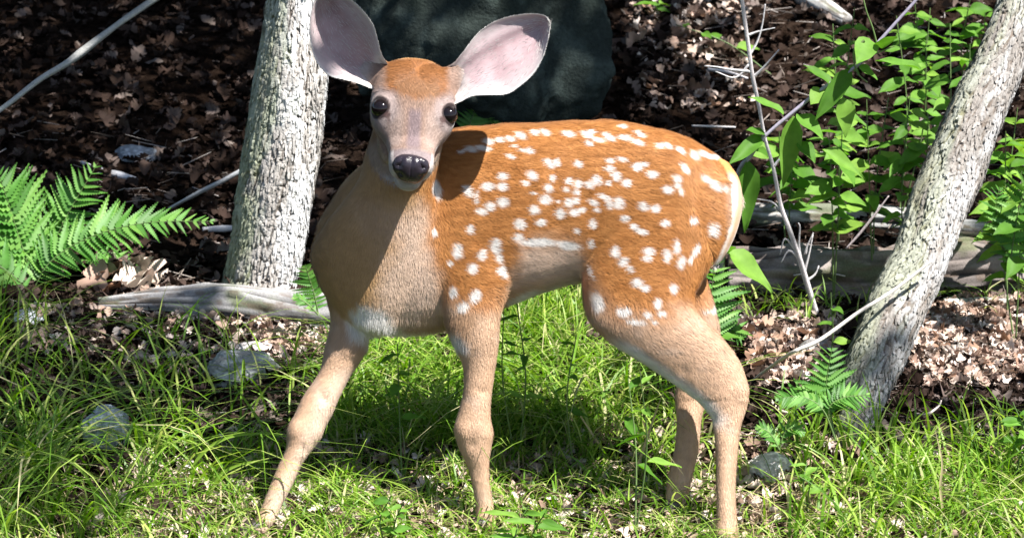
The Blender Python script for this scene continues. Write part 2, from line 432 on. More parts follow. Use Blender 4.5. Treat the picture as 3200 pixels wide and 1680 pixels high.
SPOTS += [(1350, 609, 52, 12, 0), (1420, 616, 34, 12, 8), (1240, 612, 14, 16, 0), (1560, 318, 10, 6, 20), (1480, 331, 12, 6, 10)]
SPA = np.array(SPOTS)

def spot_mask(P):
    m = np.zeros(len(P))
    near = P[:, 2] < 15
    jit = (fbm(P / 11.0, 2, 40) - 0.5) * 0.30
    for sx, sy, rx, ry, an in SPA:
        a = math.radians(an); c, s = math.cos(a), math.sin(a)
        sel = np.where(near & (np.abs(P[:, 0] - sx) < 70) & (np.abs(P[:, 1] - sy) < 60))[0]
        if not len(sel): continue
        dx, dy = P[sel, 0] - sx, P[sel, 1] - sy
        q = np.hypot((dx * c + dy * s) / rx, (-dx * s + dy * c) / ry) + jit[sel]
        m[sel] = np.maximum(m[sel], 1 - sstep(0.55, 1.2, q))
    # the far flank has its own spots
    far = np.where(~near & (P[:, 0] > 1080) & (P[:, 1] < 780))[0]
    if len(far):
        k = noise(np.stack([P[far, 0] / 34, P[far, 1] / 30, np.zeros(len(far))], -1), 9)
        m[far] = sstep(0.70, 0.78, k)
    return m

def lerp(a, b, k):
    return a * (1 - k)[:, None] + b * k[:, None]

def coat(P):
    n = len(P); x, y, d = P[:, 0], P[:, 1], P[:, 2]
    t, u, h = to_head(P)
    wob = (fbm(P / 40.0, 3, 21) - 0.5)
    fine = (fbm(np.stack([P[:, 0] / 26 + P[:, 1] / 60, P[:, 1] / 6, P[:, 2] / 9], -1), 3, 23) - 0.5)
    c = np.repeat(TAN[None], n, 0)
    c = lerp(c, PALE, sstep(0.05, 0.3, wob) * 0.4)
    # neck and chest front
    kn = 1 - sstep(860, 1060, x + (y - 600) * -0.28 + wob * 60)
    kn = np.maximum(kn, (1 - sstep(470, 560, y)) * (x < 1120))
    kn *= (1 - sstep(740, 860, y + wob * 60))
    c = lerp(c, NECK, kn)
    # rust saddle
    sd = poly_sd(x + wob * 40, y + wob * 40, RUSTP)
    kr = sstep(-62, 38, sd) * sstep(-40, -5, sd + 30 * (x > 1250))
    rust = lerp(np.repeat(RUST[None], n, 0), RUST2, np.clip(0.5 + fine * 2.0 + wob, 0, 1))
    c = lerp(c, rust, kr)
    c = lerp(c, PALE, .75 * sstep(-30, 26, poly_sd(x + wob * 50, y + wob * 50, [(1005, 570), (1058, 500), (1078, 640), (1105, 770), (1010, 815), (930, 770)])))
    # belly, breast, inner thigh, rump edge
    white = np.zeros(n)
    white = np.maximum(white, sstep(-6, 12, poly_sd(x + wob * 30, y + wob * 30, [(1262, 775), (1300, 738), (1350, 715), (1400, 700), (1452, 702), (1456, 740), (1400, 790), (1300, 800)])) * (x < 1462))
    white = np.maximum(white, sstep(-14, 18, poly_sd(x + wob * 40, y + wob * 40, [(872, 800), (905, 760), (965, 775), (1015, 822), (1150, 822), (1175, 860), (1120, 900), (940, 900), (925, 850), (880, 835)])))
    # front of the gaskin, pale inside of the leg
    fx = np.interp(y, [800, 858, 915, 975, 1015, 1050, 1090], [1478, 1535, 1615, 1697, 1752, 1779, 1793])
    white = np.maximum(white, (1 - sstep(20, 66, x - fx + wob * 30)) * sstep(830, 880, y) * (1 - sstep(1030, 1090, y)) * (x > 1400) * (d < -20))
    white = np.maximum(white, 0.55 * sstep(1805, 1850, x) * sstep(430, 480, y) * (1 - sstep(600, 660, y)))
    c = lerp(c, WHITE, white)
    pal = sstep(-10, 30, poly_sd(x + wob * 40, y + wob * 40, [(1300, 615), (1450, 612), (1470, 660), (1460, 720), (1330, 725), (1270, 745)]))
    c = lerp(c, PALE, pal * 0.75)
    # inner side of the off fore leg paler
    ox = np.interp(y, [850, 952, 1001, 1088, 1167, 1275, 1340], [880, 840, 815, 770, 730, 680, 655])
    c = lerp(c, PALE, 0.8 * sstep(-20, 26, x - ox) * (x < 930) * (y > 900) * sstep(900, 950, y))
    # shadow of the elbow crease under the breast, painted into the coat
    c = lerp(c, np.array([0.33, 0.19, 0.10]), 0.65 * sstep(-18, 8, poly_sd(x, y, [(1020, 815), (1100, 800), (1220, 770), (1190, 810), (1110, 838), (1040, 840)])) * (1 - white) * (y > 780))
    c = lerp(c, WHITE, spot_mask(P) * 0.96 * sstep(1040, 1070, x))
    # ---- head
    hd = sstep(-150, -120, t) * (h > -118) * (np.abs(u) < 140) * (d < -95) * (y < 500)
    face = np.repeat(np.array([0.47, 0.33, 0.25])[None], n, 0)
    au = np.abs(u)
    face = lerp(face, NECK * 1.05, sstep(-20, -70, h) * (1 - sstep(20, 70, t)))
    fore = sstep(10, -14, t + au * 0.28 + wob * 22 - 4) * (1 - sstep(64, 88, au + wob * 16)) 
    face = lerp(face, np.array([0.40, 0.165, 0.045]), fore)
    face = lerp(face, np.array([0.47, 0.27, 0.14]), 0.6 * np.exp(-((t + 28) / 26) ** 2) * (au < 50) )
    face = lerp(face, np.array([0.30, 0.235, 0.25]), 0.9 * (1 - sstep(10, 26, au + wob * 14)) * sstep(18, 40, t) * (1 - sstep(120, 150, t)))
    face = lerp(face, np.array([0.56, 0.46, 0.40]), 0.7 * sstep(16, 40, au) * sstep(10, 50, t) * (1 - sstep(110, 140, t)) * (h > -30))
    for et, eu, eh in EYES:
        q = np.sqrt(((t - et) / 1.15) ** 2 + (u - eu) ** 2 + (h - eh) ** 2)
        face = lerp(face, np.array([0.46, 0.41, 0.40]), 0.7 * (1 - sstep(36, 62, q + wob * 20)))
        face = lerp(face, np.array([0.035, 0.02, 0.02]), 1 - sstep(27.5, 31, q))
        q2 = np.sqrt((t - et - 26) ** 2 + (u - eu + np.sign(eu) * 16) ** 2)
        face = lerp(face, np.array([0.10, 0.05, 0.045]), 0.85 * (1 - sstep(5, 12, q2)))
        q3 = np.sqrt(((t - et - 40) / 2.2) ** 2 + (u - eu + np.sign(eu) * 20) ** 2)
        face = lerp(face, np.array([0.16, 0.10, 0.085]), 0.6 * (1 - sstep(3, 7, q3)))
    face = lerp(face, WHITE * .9, .8 * sstep(98, 122, au + wob * 14) * sstep(30, -30, t))
    muz = sstep(126, 142, t)
    face = lerp(face, np.array([0.38, 0.34, 0.36]), muz * 0.8)
    face = lerp(face, WHITE * 0.92, muz * sstep(30, 42, au) * (h < 20) * (h > -44))
    face = lerp(face, WHITE * 0.9, sstep(110, 140, t) * (h < -44))
    face = lerp(face, np.array([0.09, 0.06, 0.06]), np.exp(-((h + 42 - 0.10 * (180 - t)) / 4.5) ** 2) * sstep(50, 90, t) * (h < -10))
    face = lerp(face, np.array([0.60, 0.48, 0.33]), 0.7 * sstep(30, 60, t) * (1 - sstep(110, 130, t)) * (h < -52))
    c = lerp(c, face * np.array([.60, .56, .56]), hd)
    c = c * (1 + fine * 0.42)[:, None]
    return np.clip(c * COATK, 0.005, 0.9)

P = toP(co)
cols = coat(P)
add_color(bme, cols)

def fur_like(name, rough=0.75, sheen=0.25):
    m, nt, b, out = new_mat(name)
    a = N(nt, 'ShaderNodeVertexColor', layer_name='col')
    nt.links.new(a.outputs[0], b.inputs['Base Color'])
    b.inputs['Roughness'].default_value = rough
    b.inputs['Specular IOR Level'].default_value = 0.25
    b.inputs['Sheen Weight'].default_value = sheen
    b.inputs['Sheen Roughness'].default_value = 0.4
    nz = noise_tex(nt, 420, 3)
    g = N(nt, 'ShaderNodeNewGeometry'); nt.links.new(g.outputs['Position'], nz.inputs['Vector'])
    bp = N(nt, 'ShaderNodeBump'); bp.inputs['Strength'].default_value = 0.08; bp.inputs['Distance'].default_value = 0.002
    nt.links.new(nz.outputs['Fac'], bp.inputs['Height']); nt.links.new(bp.outputs[0], b.inputs['Normal'])
    return m
M_COAT = fur_like('coat')
M_FUR = fur_like('fur', 0.6, 0.1)

fawn = empty('fawn', W(1250, 1338, -40).tolist())
fawn.location.z = float(hz(fawn.location.x, fawn.location.y))
tag(fawn, 'spotted white-tailed fawn standing in sunlit grass with its head turned to face us', 'fawn')
bme.materials.clear(); bme.materials.append(M_COAT)
body = bpy.data.objects.new('body', bme); C.objects.link(body); put(body, fawn)

# ---- fur: short strands that lie along the coat
def make_fur(me, count, kind_dir, length_fn, color_fn, name, parent, width=0.00026, seed=1, lift=0.21):
    r = np.random.default_rng(seed)
    me.calc_loop_triangles()
    nt_ = len(me.loop_triangles)
    tri = np.empty(nt_ * 3, np.int32); me.loop_triangles.foreach_get('vertices', tri); tri = tri.reshape(-1, 3)
    v = np.empty(len(me.vertices) * 3, np.float32); me.vertices.foreach_get('co', v); v = v.reshape(-1, 3).astype(float)
    nn = np.empty(len(me.vertices) * 3, np.float32); me.vertices.foreach_get('normal', nn); nn = nn.reshape(-1, 3).astype(float)
    a, b, c = v[tri[:, 0]], v[tri[:, 1]], v[tri[:, 2]]
    ar = np.linalg.norm(np.cross(b - a, c - a), axis=1)
    # fewer strands where the surface turns away from the open side
    fn = np.cross(b - a, c - a); fn /= np.linalg.norm(fn, axis=1)[:, None] + 1e-12
    w = ar * np.where(fn @ FWD > 0.35, 0.25, 1.0)
    idx = r.choice(nt_, count, p=w / w.sum())
    r1, r2 = np.sqrt(r.random(count)), r.random(count)
    wa, wb, wc = 1 - r1, r1 * (1 - r2), r1 * r2
    p = a[idx] * wa[:, None] + b[idx] * wb[:, None] + c[idx] * wc[:, None]
    nrm = nn[tri[idx, 0]] * wa[:, None] + nn[tri[idx, 1]] * wb[:, None] + nn[tri[idx, 2]] * wc[:, None]
    nrm /= np.linalg.norm(nrm, axis=1)[:, None] + 1e-9
    PP = toP(p)
    fl = kind_dir(PP)
    sw = fbm(p * 28, 2, 71)[:, None] - .5; sw2 = fbm(p * 28, 2, 72)[:, None] - .5
    fl = fl + np.concatenate([sw, sw2, -sw], 1) * 0.65 + r.normal(0, .13, (count, 3))
    fl -= nrm * (fl * nrm).sum(1)[:, None]
    fl /= np.linalg.norm(fl, axis=1)[:, None] + 1e-9
    L = length_fn(PP, nrm) * r.uniform(0.65, 1.25, count)
    keep = L > 0.0006
    p, nrm, fl, L, PP = p[keep], nrm[keep], fl[keep], L[keep], PP[keep]; n = len(p)
    side = np.cross(fl, nrm) * (width * r.uniform(.7, 1.3, n))[:, None]
    li = lift * r.uniform(.6, 1.4, n)[:, None]
    p0 = p - nrm * 0.0004
    p1 = p + fl * (L * .55)[:, None] + nrm * (L[:, None] * .55 * li)
    p2 = p + fl * L[:, None] + nrm * (L[:, None] * .8 * li)
    V = np.stack([p0 - side, p0 + side, p1 + side * .7, p1 - side * .7, p2], 1).reshape(-1, 3)
    base = np.arange(n)[:, None] * 5
    T = np.concatenate([base + np.array([0, 1, 2]), base + np.array([0, 2, 3]), base + np.array([3, 2, 4])], 0)
    o = mesh_obj(name, V, T.astype(np.int32), M_FUR, None)
    cc = color_fn(PP) * r.uniform(.88, 1.11, n)[:, None]
    add_color(o.data, np.repeat(np.clip(cc, 0, .95), 5, 0))
    put(o, parent)
    return o

kd = KDTree(len(bones))
for i, (k, c_, d_) in enumerate(bones):
    kd.insert(Vector(W(*c_)), i)
kd.balance()
_bd = []
for k, c_, d_ in bones:
    d_ = np.array(d_, float)
    if k == 'torso': d_ = np.array([1.0, 0.12 + 0.5 * max(0, (c_[0] - 1650) / 200), 0])
    elif k == 'head': d_ = -HA
    elif k == 'neck': d_ = d_ + np.array([0.25 * np.linalg.norm(d_), 0, 0])
    d_ = d_ / (np.linalg.norm(d_) + 1e-9)
    _bd.append(d_[0] * RIGHT - d_[1] * UP + d_[2] * FWD)
_bd = np.array(_bd)
def flow(PP):
    w = W(PP[:, 0], PP[:, 1], PP[:, 2]); out = np.zeros((len(PP), 3))
    for i in range(len(PP)):
        for (_, j, dist) in kd.find_n(w[i], 4):
            out[i] += _bd[j] / (dist + 0.01)
    tor = sstep(1060, 1180, PP[:, 0]) * (1 - sstep(1640, 1800, PP[:, 0])) * (1 - sstep(700, 800, PP[:, 1]))
    out /= np.linalg.norm(out, axis=1)[:, None] + 1e-9
    out = out * (1 - tor)[:, None] + (RIGHT - 0.18 * UP)[None] * tor[:, None]
    return out
def fur_len(PP, nrm):
    x, y, d = PP.T; t, u, h = to_head(PP)
    L = np.full(len(PP), 0.0085)
    L = np.where(y > 880, 0.0058, L)
    L = np.where((x > 870) & (x < 1180) & (y > 790) & (y < 870), 0.017, L)     # breast tuft
    L = np.where((x > 1240) & (x < 1500) & (y > 690) & (y < 780), 0.014, L)     # belly
    L = np.where((x > 1780) & (y > 440) & (y < 700), 0.014, L)
    hd = (t > -140) & (h > -115) & (d < -95) & (y < 500) & (np.abs(u) < 140)
    L = np.where(hd, 0.0058, L)
    L = np.where(hd & (t > 100), 0.0026, L)
    # bare nose pad and eyes
    L = np.where(hd & (t > 158) & (np.abs(u) < 44) & (h > -36), 0, L)
    for et, eu, eh in EYES:
        q = np.sqrt((t - et) ** 2 + (u - eu) ** 2 + (h - eh) ** 2)
        L = np.where(q < 34, 0, np.where(q < 46, np.minimum(L, 0.0028), L))
    return L
make_fur(bme, 330000, flow, fur_len, coat, 'fur', fawn)

# ---- eyes
M_EYE, nt, b, out = new_mat('eye')
b.inputs['Base Color'].default_value = (0.006, 0.004, 0.0045, 1); b.inputs['Roughness'].default_value = 0.07
b.inputs['Specular IOR Level'].default_value = 0.35
for et, eu, eh in EYES:
    v, f, _ = blob(et, eu, eh, EYE_R)
    o = mesh_obj('eye', W(v[:, 0], v[:, 1], v[:, 2]), f, M_EYE); put(o, fawn)
    o['label'] = 'large glossy dark eye'

# ---- nose pad: wet, dark, heart shaped, with two nostrils
M_NOSE, nt, b, out = new_mat('nose')
b.inputs['Base Color'].default_value = (0.018, 0.014, 0.020, 1); b.inputs['Roughness'].default_value = 0.22; b.inputs['Specular IOR Level'].default_value = 0.45
vz = N(nt, 'ShaderNodeTexVoronoi'); vz.inputs['Scale'].default_value = 700
g = N(nt, 'ShaderNodeNewGeometry'); nt.links.new(g.outputs['Position'], vz.inputs['Vector'])
bp = N(nt, 'ShaderNodeBump'); bp.inputs['Strength'].default_value = 0.35; bp.inputs['Distance'].default_value = 0.001
nt.links.new(vz.outputs['Distance'], bp.inputs['Height']); nt.links.new(bp.outputs[0], b.inputs['Normal'])
bvh = BVHTree.FromPolygons([Vector(q) for q in co], [tuple(p.vertices) for p in bme.polygons])
def nose_mesh():
    nu, nv_ = 33, 21
    V = []
    for j in range(nv_):
        b_ = j / (nv_ - 1)                    # 0 top .. 1 bottom, in picture-like rows of the pad
        yy = 398 + b_ * 54
        half = np.interp(b_, [0, .12, .35, .55, .75, .92, 1], [22, 36, 41, 37, 28, 22, 12])
        for i in range(nu):
            a_ = i / (nu - 1) * 2 - 1
            xx = 1033 + a_ * half + (b_ - .5) * -5 + 0 * a_
            yy2 = yy + a_ * 3.5 - (1 - a_ * a_) * 3 * (1 - b_)
            o_ = W(xx, yy2, -600); dr = (W(xx, yy2, 0) - o_); dr /= np.linalg.norm(dr)
            hit = bvh.ray_cast(Vector(o_), Vector(dr))
            pt = np.array(hit[0]) if hit[0] else W(xx, yy2, -330)
            edge = min(1.0, (1 - abs(a_)) * 5, b_ * 7, (1 - b_) * 6)
            bulge = 0.0030 * edge ** .5
            # nostrils: two comma hollows; groove down the middle below
            q = math.hypot((abs(a_) - .66) / .20, (b_ - .36 - (abs(a_) - .6) * .25) / .14)
            bulge -= 0.0055 * math.exp(-q * q)
            bulge += 0.0022 * math.exp(-((abs(a_) - .34) / .2) ** 2 - ((b_ - .25) / .22) ** 2)
            bulge -= 0.0012 * math.exp(-(a_ / .06) ** 2) * (b_ > .4)
            V.append(pt - dr * (bulge - 0.0004 * (1 - edge)))
    Fc = [(j * nu + i, j * nu + i + 1, (j + 1) * nu + i + 1, (j + 1) * nu + i) for j in range(nv_ - 1) for i in range(nu - 1)]
    return np.array(V), np.array(Fc)
v, f = nose_mesh()
o = mesh_obj('nose', v, f, M_NOSE); put(o, fawn); o['label'] = 'wet black nose with two nostrils'
md = o.modifiers.new('t', 'SOLIDIFY'); md.thickness = 0.004; md.offset = -1

# ---- ears: cupped, bare and pinkish inside, brown behind, pale rim
def ear(st, cup, fold, lean, name_seed):
    s = catmull(np.array(st, float), 4)
    n = len(s); m = 25
    tt = np.linspace(-1, 1, m)
    V = np.zeros((n, m, 3)); col = np.zeros((n, m, 3)); colb = np.zeros((n, m, 3))
    for i in range(n):
        k = i / (n - 1)
        wd = math.hypot(s[i, 2] - s[i, 0], s[i, 3] - s[i, 1]) / 2
        dep = min(cup, wd * 0.95)
        for j, t in enumerate(tt):
            e = (t + 1) / 2
            x = s[i, 0] * (1 - e) + s[i, 2] * e; y = s[i, 1] * (1 - e) + s[i, 3] * e
            bowl = (1 - abs(t) ** 2.3)
            d = s[i, 4] + dep * bowl + lean * t * wd
            # upper edge curls inward over a soft fold
            d += -dep * fold * math.exp(-((t + 0.55) / 0.16) ** 2) * math.sin(math.pi * min(1, k * 1.05)) 
            V[i, j] = (x, y, d)
    PP = V.reshape(-1, 3)
    wv = fbm(PP / 30, 3, name_seed) - .5; fn = fbm(PP / np.array([5., 22., 9.]), 2, name_seed + 5) - .5
    T = np.tile(tt, n); K = np.repeat(np.linspace(0, 1, n), m)
    inn = lerp(np.repeat(np.array([0.50, 0.37, 0.385])[None], n * m, 0), np.array([0.33, 0.215, 0.23]), np.clip(.3 + wv * 2.4 + fn * .8, 0, 1) * .8)
    inn = lerp(inn, np.array([0.56, 0.49, 0.49]), sstep(.45, .95, np.abs(T) + wv * .5) * .8)
    inn = lerp(inn, WHITE * .85, (1 - sstep(.04, .24, K + wv * .25)) * .85)
    vein = np.exp(-((np.abs(np.sin(T * 5.5 + K * 2.2 + wv * 3))) / .16) ** 2) * sstep(.2, .4, K) * (1 - sstep(.75, .95, K))
    inn = lerp(inn, np.array([.30, .17, .18]), vein * .35)
    inn = lerp(inn, WHITE, sstep(.93, .99, np.abs(T)))
    inn = lerp(inn, np.array([0.10, 0.06, 0.06]), .85 * np.exp(-((K - .13) / .035) ** 2 - ((T - .25) / .10) ** 2))
    bak = lerp(np.repeat(np.array([0.30, 0.17, 0.09])[None], n * m, 0), np.array([0.42, 0.27, 0.17]), np.clip(.5 + wv * 2, 0, 1))
    fr = W(PP[:, 0], PP[:, 1], PP[:, 2])
    th = 0.0032 * (1 - np.clip((np.abs(T) - .8) / .2, 0, 1) * .75)
    bk = fr + FWD[None] * th[:, None]
    VV = np.vstack([fr, bk]); cc = np.vstack([inn, bak])
    Fc = []
    for i in range(n - 1):
        for j in range(m - 1):
            a = i * m + j
            Fc.append((a, a + 1, a + m + 1, a + m)); o_ = n * m
            Fc.append((o_ + a, o_ + a + m, o_ + a + m + 1, o_ + a + 1))
    bnd = [i * m for i in range(n)] + [(n - 1) * m + j for j in range(1, m)] + [i * m + m - 1 for i in range(n - 2, -1, -1)]
    for a, b2 in zip(bnd[:-1], bnd[1:]):
        Fc.append((a, a + n * m, b2 + n * m, b2))
    o = mesh_obj('ear', VV, np.array(Fc), M_COAT)
    add_color(o.data, np.clip(cc * .70 * (1 + np.concatenate([fn, fn]) * .25)[:, None], 0.01, .9))
    put(o, fawn)
    # long pale hairs inside and a fringe along the rim
    r = np.random.default_rng(name_seed); vs = []; fs = []; cs = []
    for q in range(2200):
        i = int(r.integers(1, n - 2)); rim = r.random() < .5
        j = (int(r.choice([0, m - 1])) if rim else int(r.integers(2, m - 2)))
        fq = r.random(); p0 = fr[i * m + j] * (1 - fq) + fr[(i + 1) * m + j] * fq; ax = fr[min(i + 2, n - 1) * m + j] - fr[i * m + j]; ax /= np.linalg.norm(ax) + 1e-9
        inw = (fr[i * m + m // 2] - p0); inw /= np.linalg.norm(inw) + 1e-9
        dr = ax * .8 + (inw * (-.35 if rim else .15)) - FWD * r.uniform(.0, .25) + r.normal(0, .18, 3); dr /= np.linalg.norm(dr)
        L = r.uniform(.0015, .0035) if rim else r.uniform(.005, .011)
        sd = np.cross(dr, FWD); sd = sd / (np.linalg.norm(sd) + 1e-9) * .0002
        b0 = len(vs); vs += [p0 - sd, p0 + sd, p0 + dr * L]; fs.append((b0, b0 + 1, b0 + 2))
        cs += [(WHITE * (.75 if rim else .58)) * r.uniform(.85, 1.05)] * 3
    h = mesh_obj('ear_hair', np.array(vs), np.array(fs, np.int32), M_FUR)
    add_color(h.data, np.array(cs)); h.parent = o
    return o
ear([(1112, 176, 1128, 268, -205), (1140, 160, 1158, 256, -222), (1163, 134, 1188, 241, -232), (1184, 106, 1230, 238, -240), (1207, 80, 1275, 236, -246), (1240, 57, 1308, 216, -250), (1282, 42, 1340, 187, -254), (1324, 36, 1362, 152, -256),
     (1355, 36, 1376, 110, -256), (1375, 43, 1383, 76, -255), (1382, 54, 1384, 60, -254)], 44, .16, -.5, 31)
ear([(975, 160, 962, 235, -200), (963, 143, 925, 218, -216), (955, 122, 893, 206, -226), (948, 92, 860, 198, -232), (938, 62, 830, 190, -236), (920, 36, 803, 165, -238), (898, 12, 787, 130, -238), (874, -8, 779, 82, -236),
     (850, -22, 782, 36, -232), (826, -28, 792, 2, -228), (808, -25, 801, -14, -226)], 58, .12, .25, 37)

# ---- tail
tl = ring_loft([(1790, 396, 1832, 408, -8, 24), (1820, 448, 1860, 452, -22, 32), (1824, 510, 1868, 512, -32, 34), (1812, 578, 1856, 574, -34, 30), (1798, 630, 1834, 626, -30, 22), (1794, 664, 1812, 660, -26, 10)], 6, 20)
v = W(tl[0][:, 0], tl[0][:, 1], tl[0][:, 2])
o = mesh_obj('tail', v, tl[1], M_COAT); put(o, fawn)
def tail_col(PP):
    cx = np.interp(PP[:, 1], [405, 450, 510, 575, 628, 662], [1829, 1844, 1846, 1834, 1816, 1803])
    k = sstep(-3, 10, PP[:, 0] - cx - 3)
    c = lerp(np.repeat((WHITE * .9)[None], len(PP), 0), np.array([0.45, 0.29, 0.18]), k)
    return lerp(c, RUST2, (1 - sstep(425, 470, PP[:, 1])))
add_color(o.data, tail_col(toP(v)))
tail_obj = o
make_fur(o.data, 3500, lambda PP: np.repeat((-UP - .25 * RIGHT)[None], len(PP), 0), lambda PP, n_: np.full(len(PP), .016), tail_col, 'tail_fur', tail_obj, seed=4, lift=.3)
bpy.data.objects['tail_fur'].matrix_parent_inverse = Matrix.Identity(4)
# keep the tail fur in the tail's own frame
bpy.data.objects['tail_fur'].parent = tail_obj

# ---- hooves: two toes each
M_HOOF, nt, b, out = new_mat('hoof')
b.inputs['Base Color'].default_value = (0.03, 0.024, 0.02, 1); b.inputs['Roughness'].default_value = 0.45
for (hx, hy, hd_, dx) in ((1216, 1318, dn, -4), (648, 1322, do_, -14), (1828, 1358, hn, -4), (1702, 1270, hf, -4)):
    gx = W(hx, hy + 16, hd_)
    for s_ in (-1, 1):
        rings = []
        for k, (zz, r_) in enumerate([(0.020, .0085), (0.012, .0105), (0.003, .0125), (-.004, .012)]):
            an = np.linspace(0, 2 * math.pi, 14, endpoint=False)
            cx = gx[0] - 0.004 * k + s_ * .004; cy = gx[1] + s_ * 0.0095
            rings.append(np.stack([cx + np.cos(an) * r_ * 1.35 - (np.cos(an) < 0) * .003 * k, cy + np.sin(an) * r_ * .72, np.full(14, float(hz(gx[0], gx[1])) + zz)], -1))
        Pm = np.array(rings); cen = Pm.mean(1)
        V_, F_, _ = tube_faces(Pm, cen)
        o = mesh_obj('hoof', V_, F_, M_HOOF); put(o, fawn)

# ================================================================== THE SETTING
# ---- ground: one sheet, fine near the fawn, out to the far forest
n_ = 300
q = np.linspace(-1, 1, n_)
gxs = 60 * np.sinh(q * 4.6) / np.sinh(4.6) ; gys = 0.9 + 60 * np.sinh(q * 4.6) / np.sinh(4.6)
gx, gy = np.meshgrid(gxs, gys)
gz = hz(gx, gy)
far_ = np.hypot(gx, gy - 0.9)
gz = np.where(far_ > 8, gz, gz)
gv = np.stack([gx, gy, gz], -1).reshape(-1, 3)
ii = np.arange((n_ - 1) * n_).reshape(n_ - 1, n_)[:, :n_ - 1].ravel()
M_SOIL, nt, b, out = new_mat('forest_soil')
g = N(nt, 'ShaderNodeNewGeometry')
n1 = noise_tex(nt, 9, 6, .65, g.outputs['Position']); n2 = noise_tex(nt, 85, 4, .7, g.outputs['Position'])
r1 = ramp(nt, [(.3, (.009, .006, .0045)), (.5, (.019, .013, .010)), (.7, (.036, .026, .020))], n1.outputs['Fac'])
r2 = ramp(nt, [(.35, (.45, .42, .40)), (.68, (1.5, 1.4, 1.35))], n2.outputs['Fac'])
mx = N(nt, 'ShaderNodeMix', data_type='RGBA', blend_type='MULTIPLY'); mx.inputs[0].default_value = 1
nt.links.new(r1.outputs[0], mx.inputs[6]); nt.links.new(r2.outputs[0], mx.inputs[7]); nt.links.new(mx.outputs[2], b.inputs['Base Color'])
b.inputs['Roughness'].default_value = .95; b.inputs['Specular IOR Level'].default_value = 0.0
bp = N(nt, 'ShaderNodeBump'); bp.inputs['Strength'].default_value = .9; bp.inputs['Distance'].default_value = .02
nt.links.new(n2.outputs['Fac'], bp.inputs['Height']); nt.links.new(bp.outputs[0], b.inputs['Normal'])
ground = mesh_obj('ground', gv, np.stack([ii, ii + 1, ii + n_ + 1, ii + n_], -1), M_SOIL)
tag(ground, 'forest floor of dark soil rising behind the fawn', 'ground', kind='structure')

# ---- bark
def worley(u, v, seed, wrap):
    iu, iv = np.floor(u).astype(np.int64), np.floor(v).astype(np.int64)
    f1 = np.full(u.shape, 9.0); f2 = f1.copy(); idn = np.zeros(u.shape)
    for a in (-1, 0, 1):
        for c in (-1, 0, 1):
            cu, cv = iu + a, iv + c
            h1 = _hash(cu % wrap, cv, cv * 0 + 3, seed); h2 = _hash(cu % wrap, cv, cv * 0 + 7, seed); h3 = _hash(cu % wrap, cv, cv * 0 + 11, seed)
            dd = np.hypot(cu + .15 + .7 * h1 - u, cv + .15 + .7 * h2 - v)
            nearer = dd < f1
            f2 = np.where(nearer, f1, np.minimum(f2, dd)); idn = np.where(nearer, h3, idn); f1 = np.where(nearer, dd, f1)
    return f1, f2 - f1, idn

def vcol_mat(name, rough=.9, bump=260, bstr=.5, dist=.003, spec=.2):
    m, nt, b, out = new_mat(name)
    a = N(nt, 'ShaderNodeVertexColor', layer_name='col')
    g = N(nt, 'ShaderNodeNewGeometry'); nz = noise_tex(nt, bump, 4, .65, g.outputs['Position'])
    rr = ramp(nt, [(.3, (.68, .68, .68)), (.7, (1.25, 1.25, 1.25))], nz.outputs['Fac'])
    mx = N(nt, 'ShaderNodeMix', data_type='RGBA', blend_type='MULTIPLY'); mx.inputs[0].default_value = .8
    nt.links.new(a.outputs[0], mx.inputs[6]); nt.links.new(rr.outputs[0], mx.inputs[7]); nt.links.new(mx.outputs[2], b.inputs['Base Color'])
    b.inputs['Roughness'].default_value = rough; b.inputs['Specular IOR Level'].default_value = spec
    bp = N(nt, 'ShaderNodeBump'); bp.inputs['Strength'].default_value = bstr; bp.inputs['Distance'].default_value = dist
    nt.links.new(nz.outputs['Fac'], bp.inputs['Height']); nt.links.new(bp.outputs[0], b.inputs['Normal'])
    return m
M_BARK = vcol_mat('bark'); M_ROCK = vcol_mat('rock', .9, 180, .8, .005, .05); M_WOOD = vcol_mat('dead_wood', .85, 320, .5, .002)

def frames(c):
    t = np.gradient(c, axis=0); t /= np.linalg.norm(t, axis=1)[:, None]
    ref = np.array([0, 1.0, 0]) if abs(t[0, 1]) < .8 else np.array([1.0, 0, 0])
    a = ref - t * (t @ ref)[:, None]; a /= np.linalg.norm(a, axis=1)[:, None]
    return t, a, np.cross(t, a)

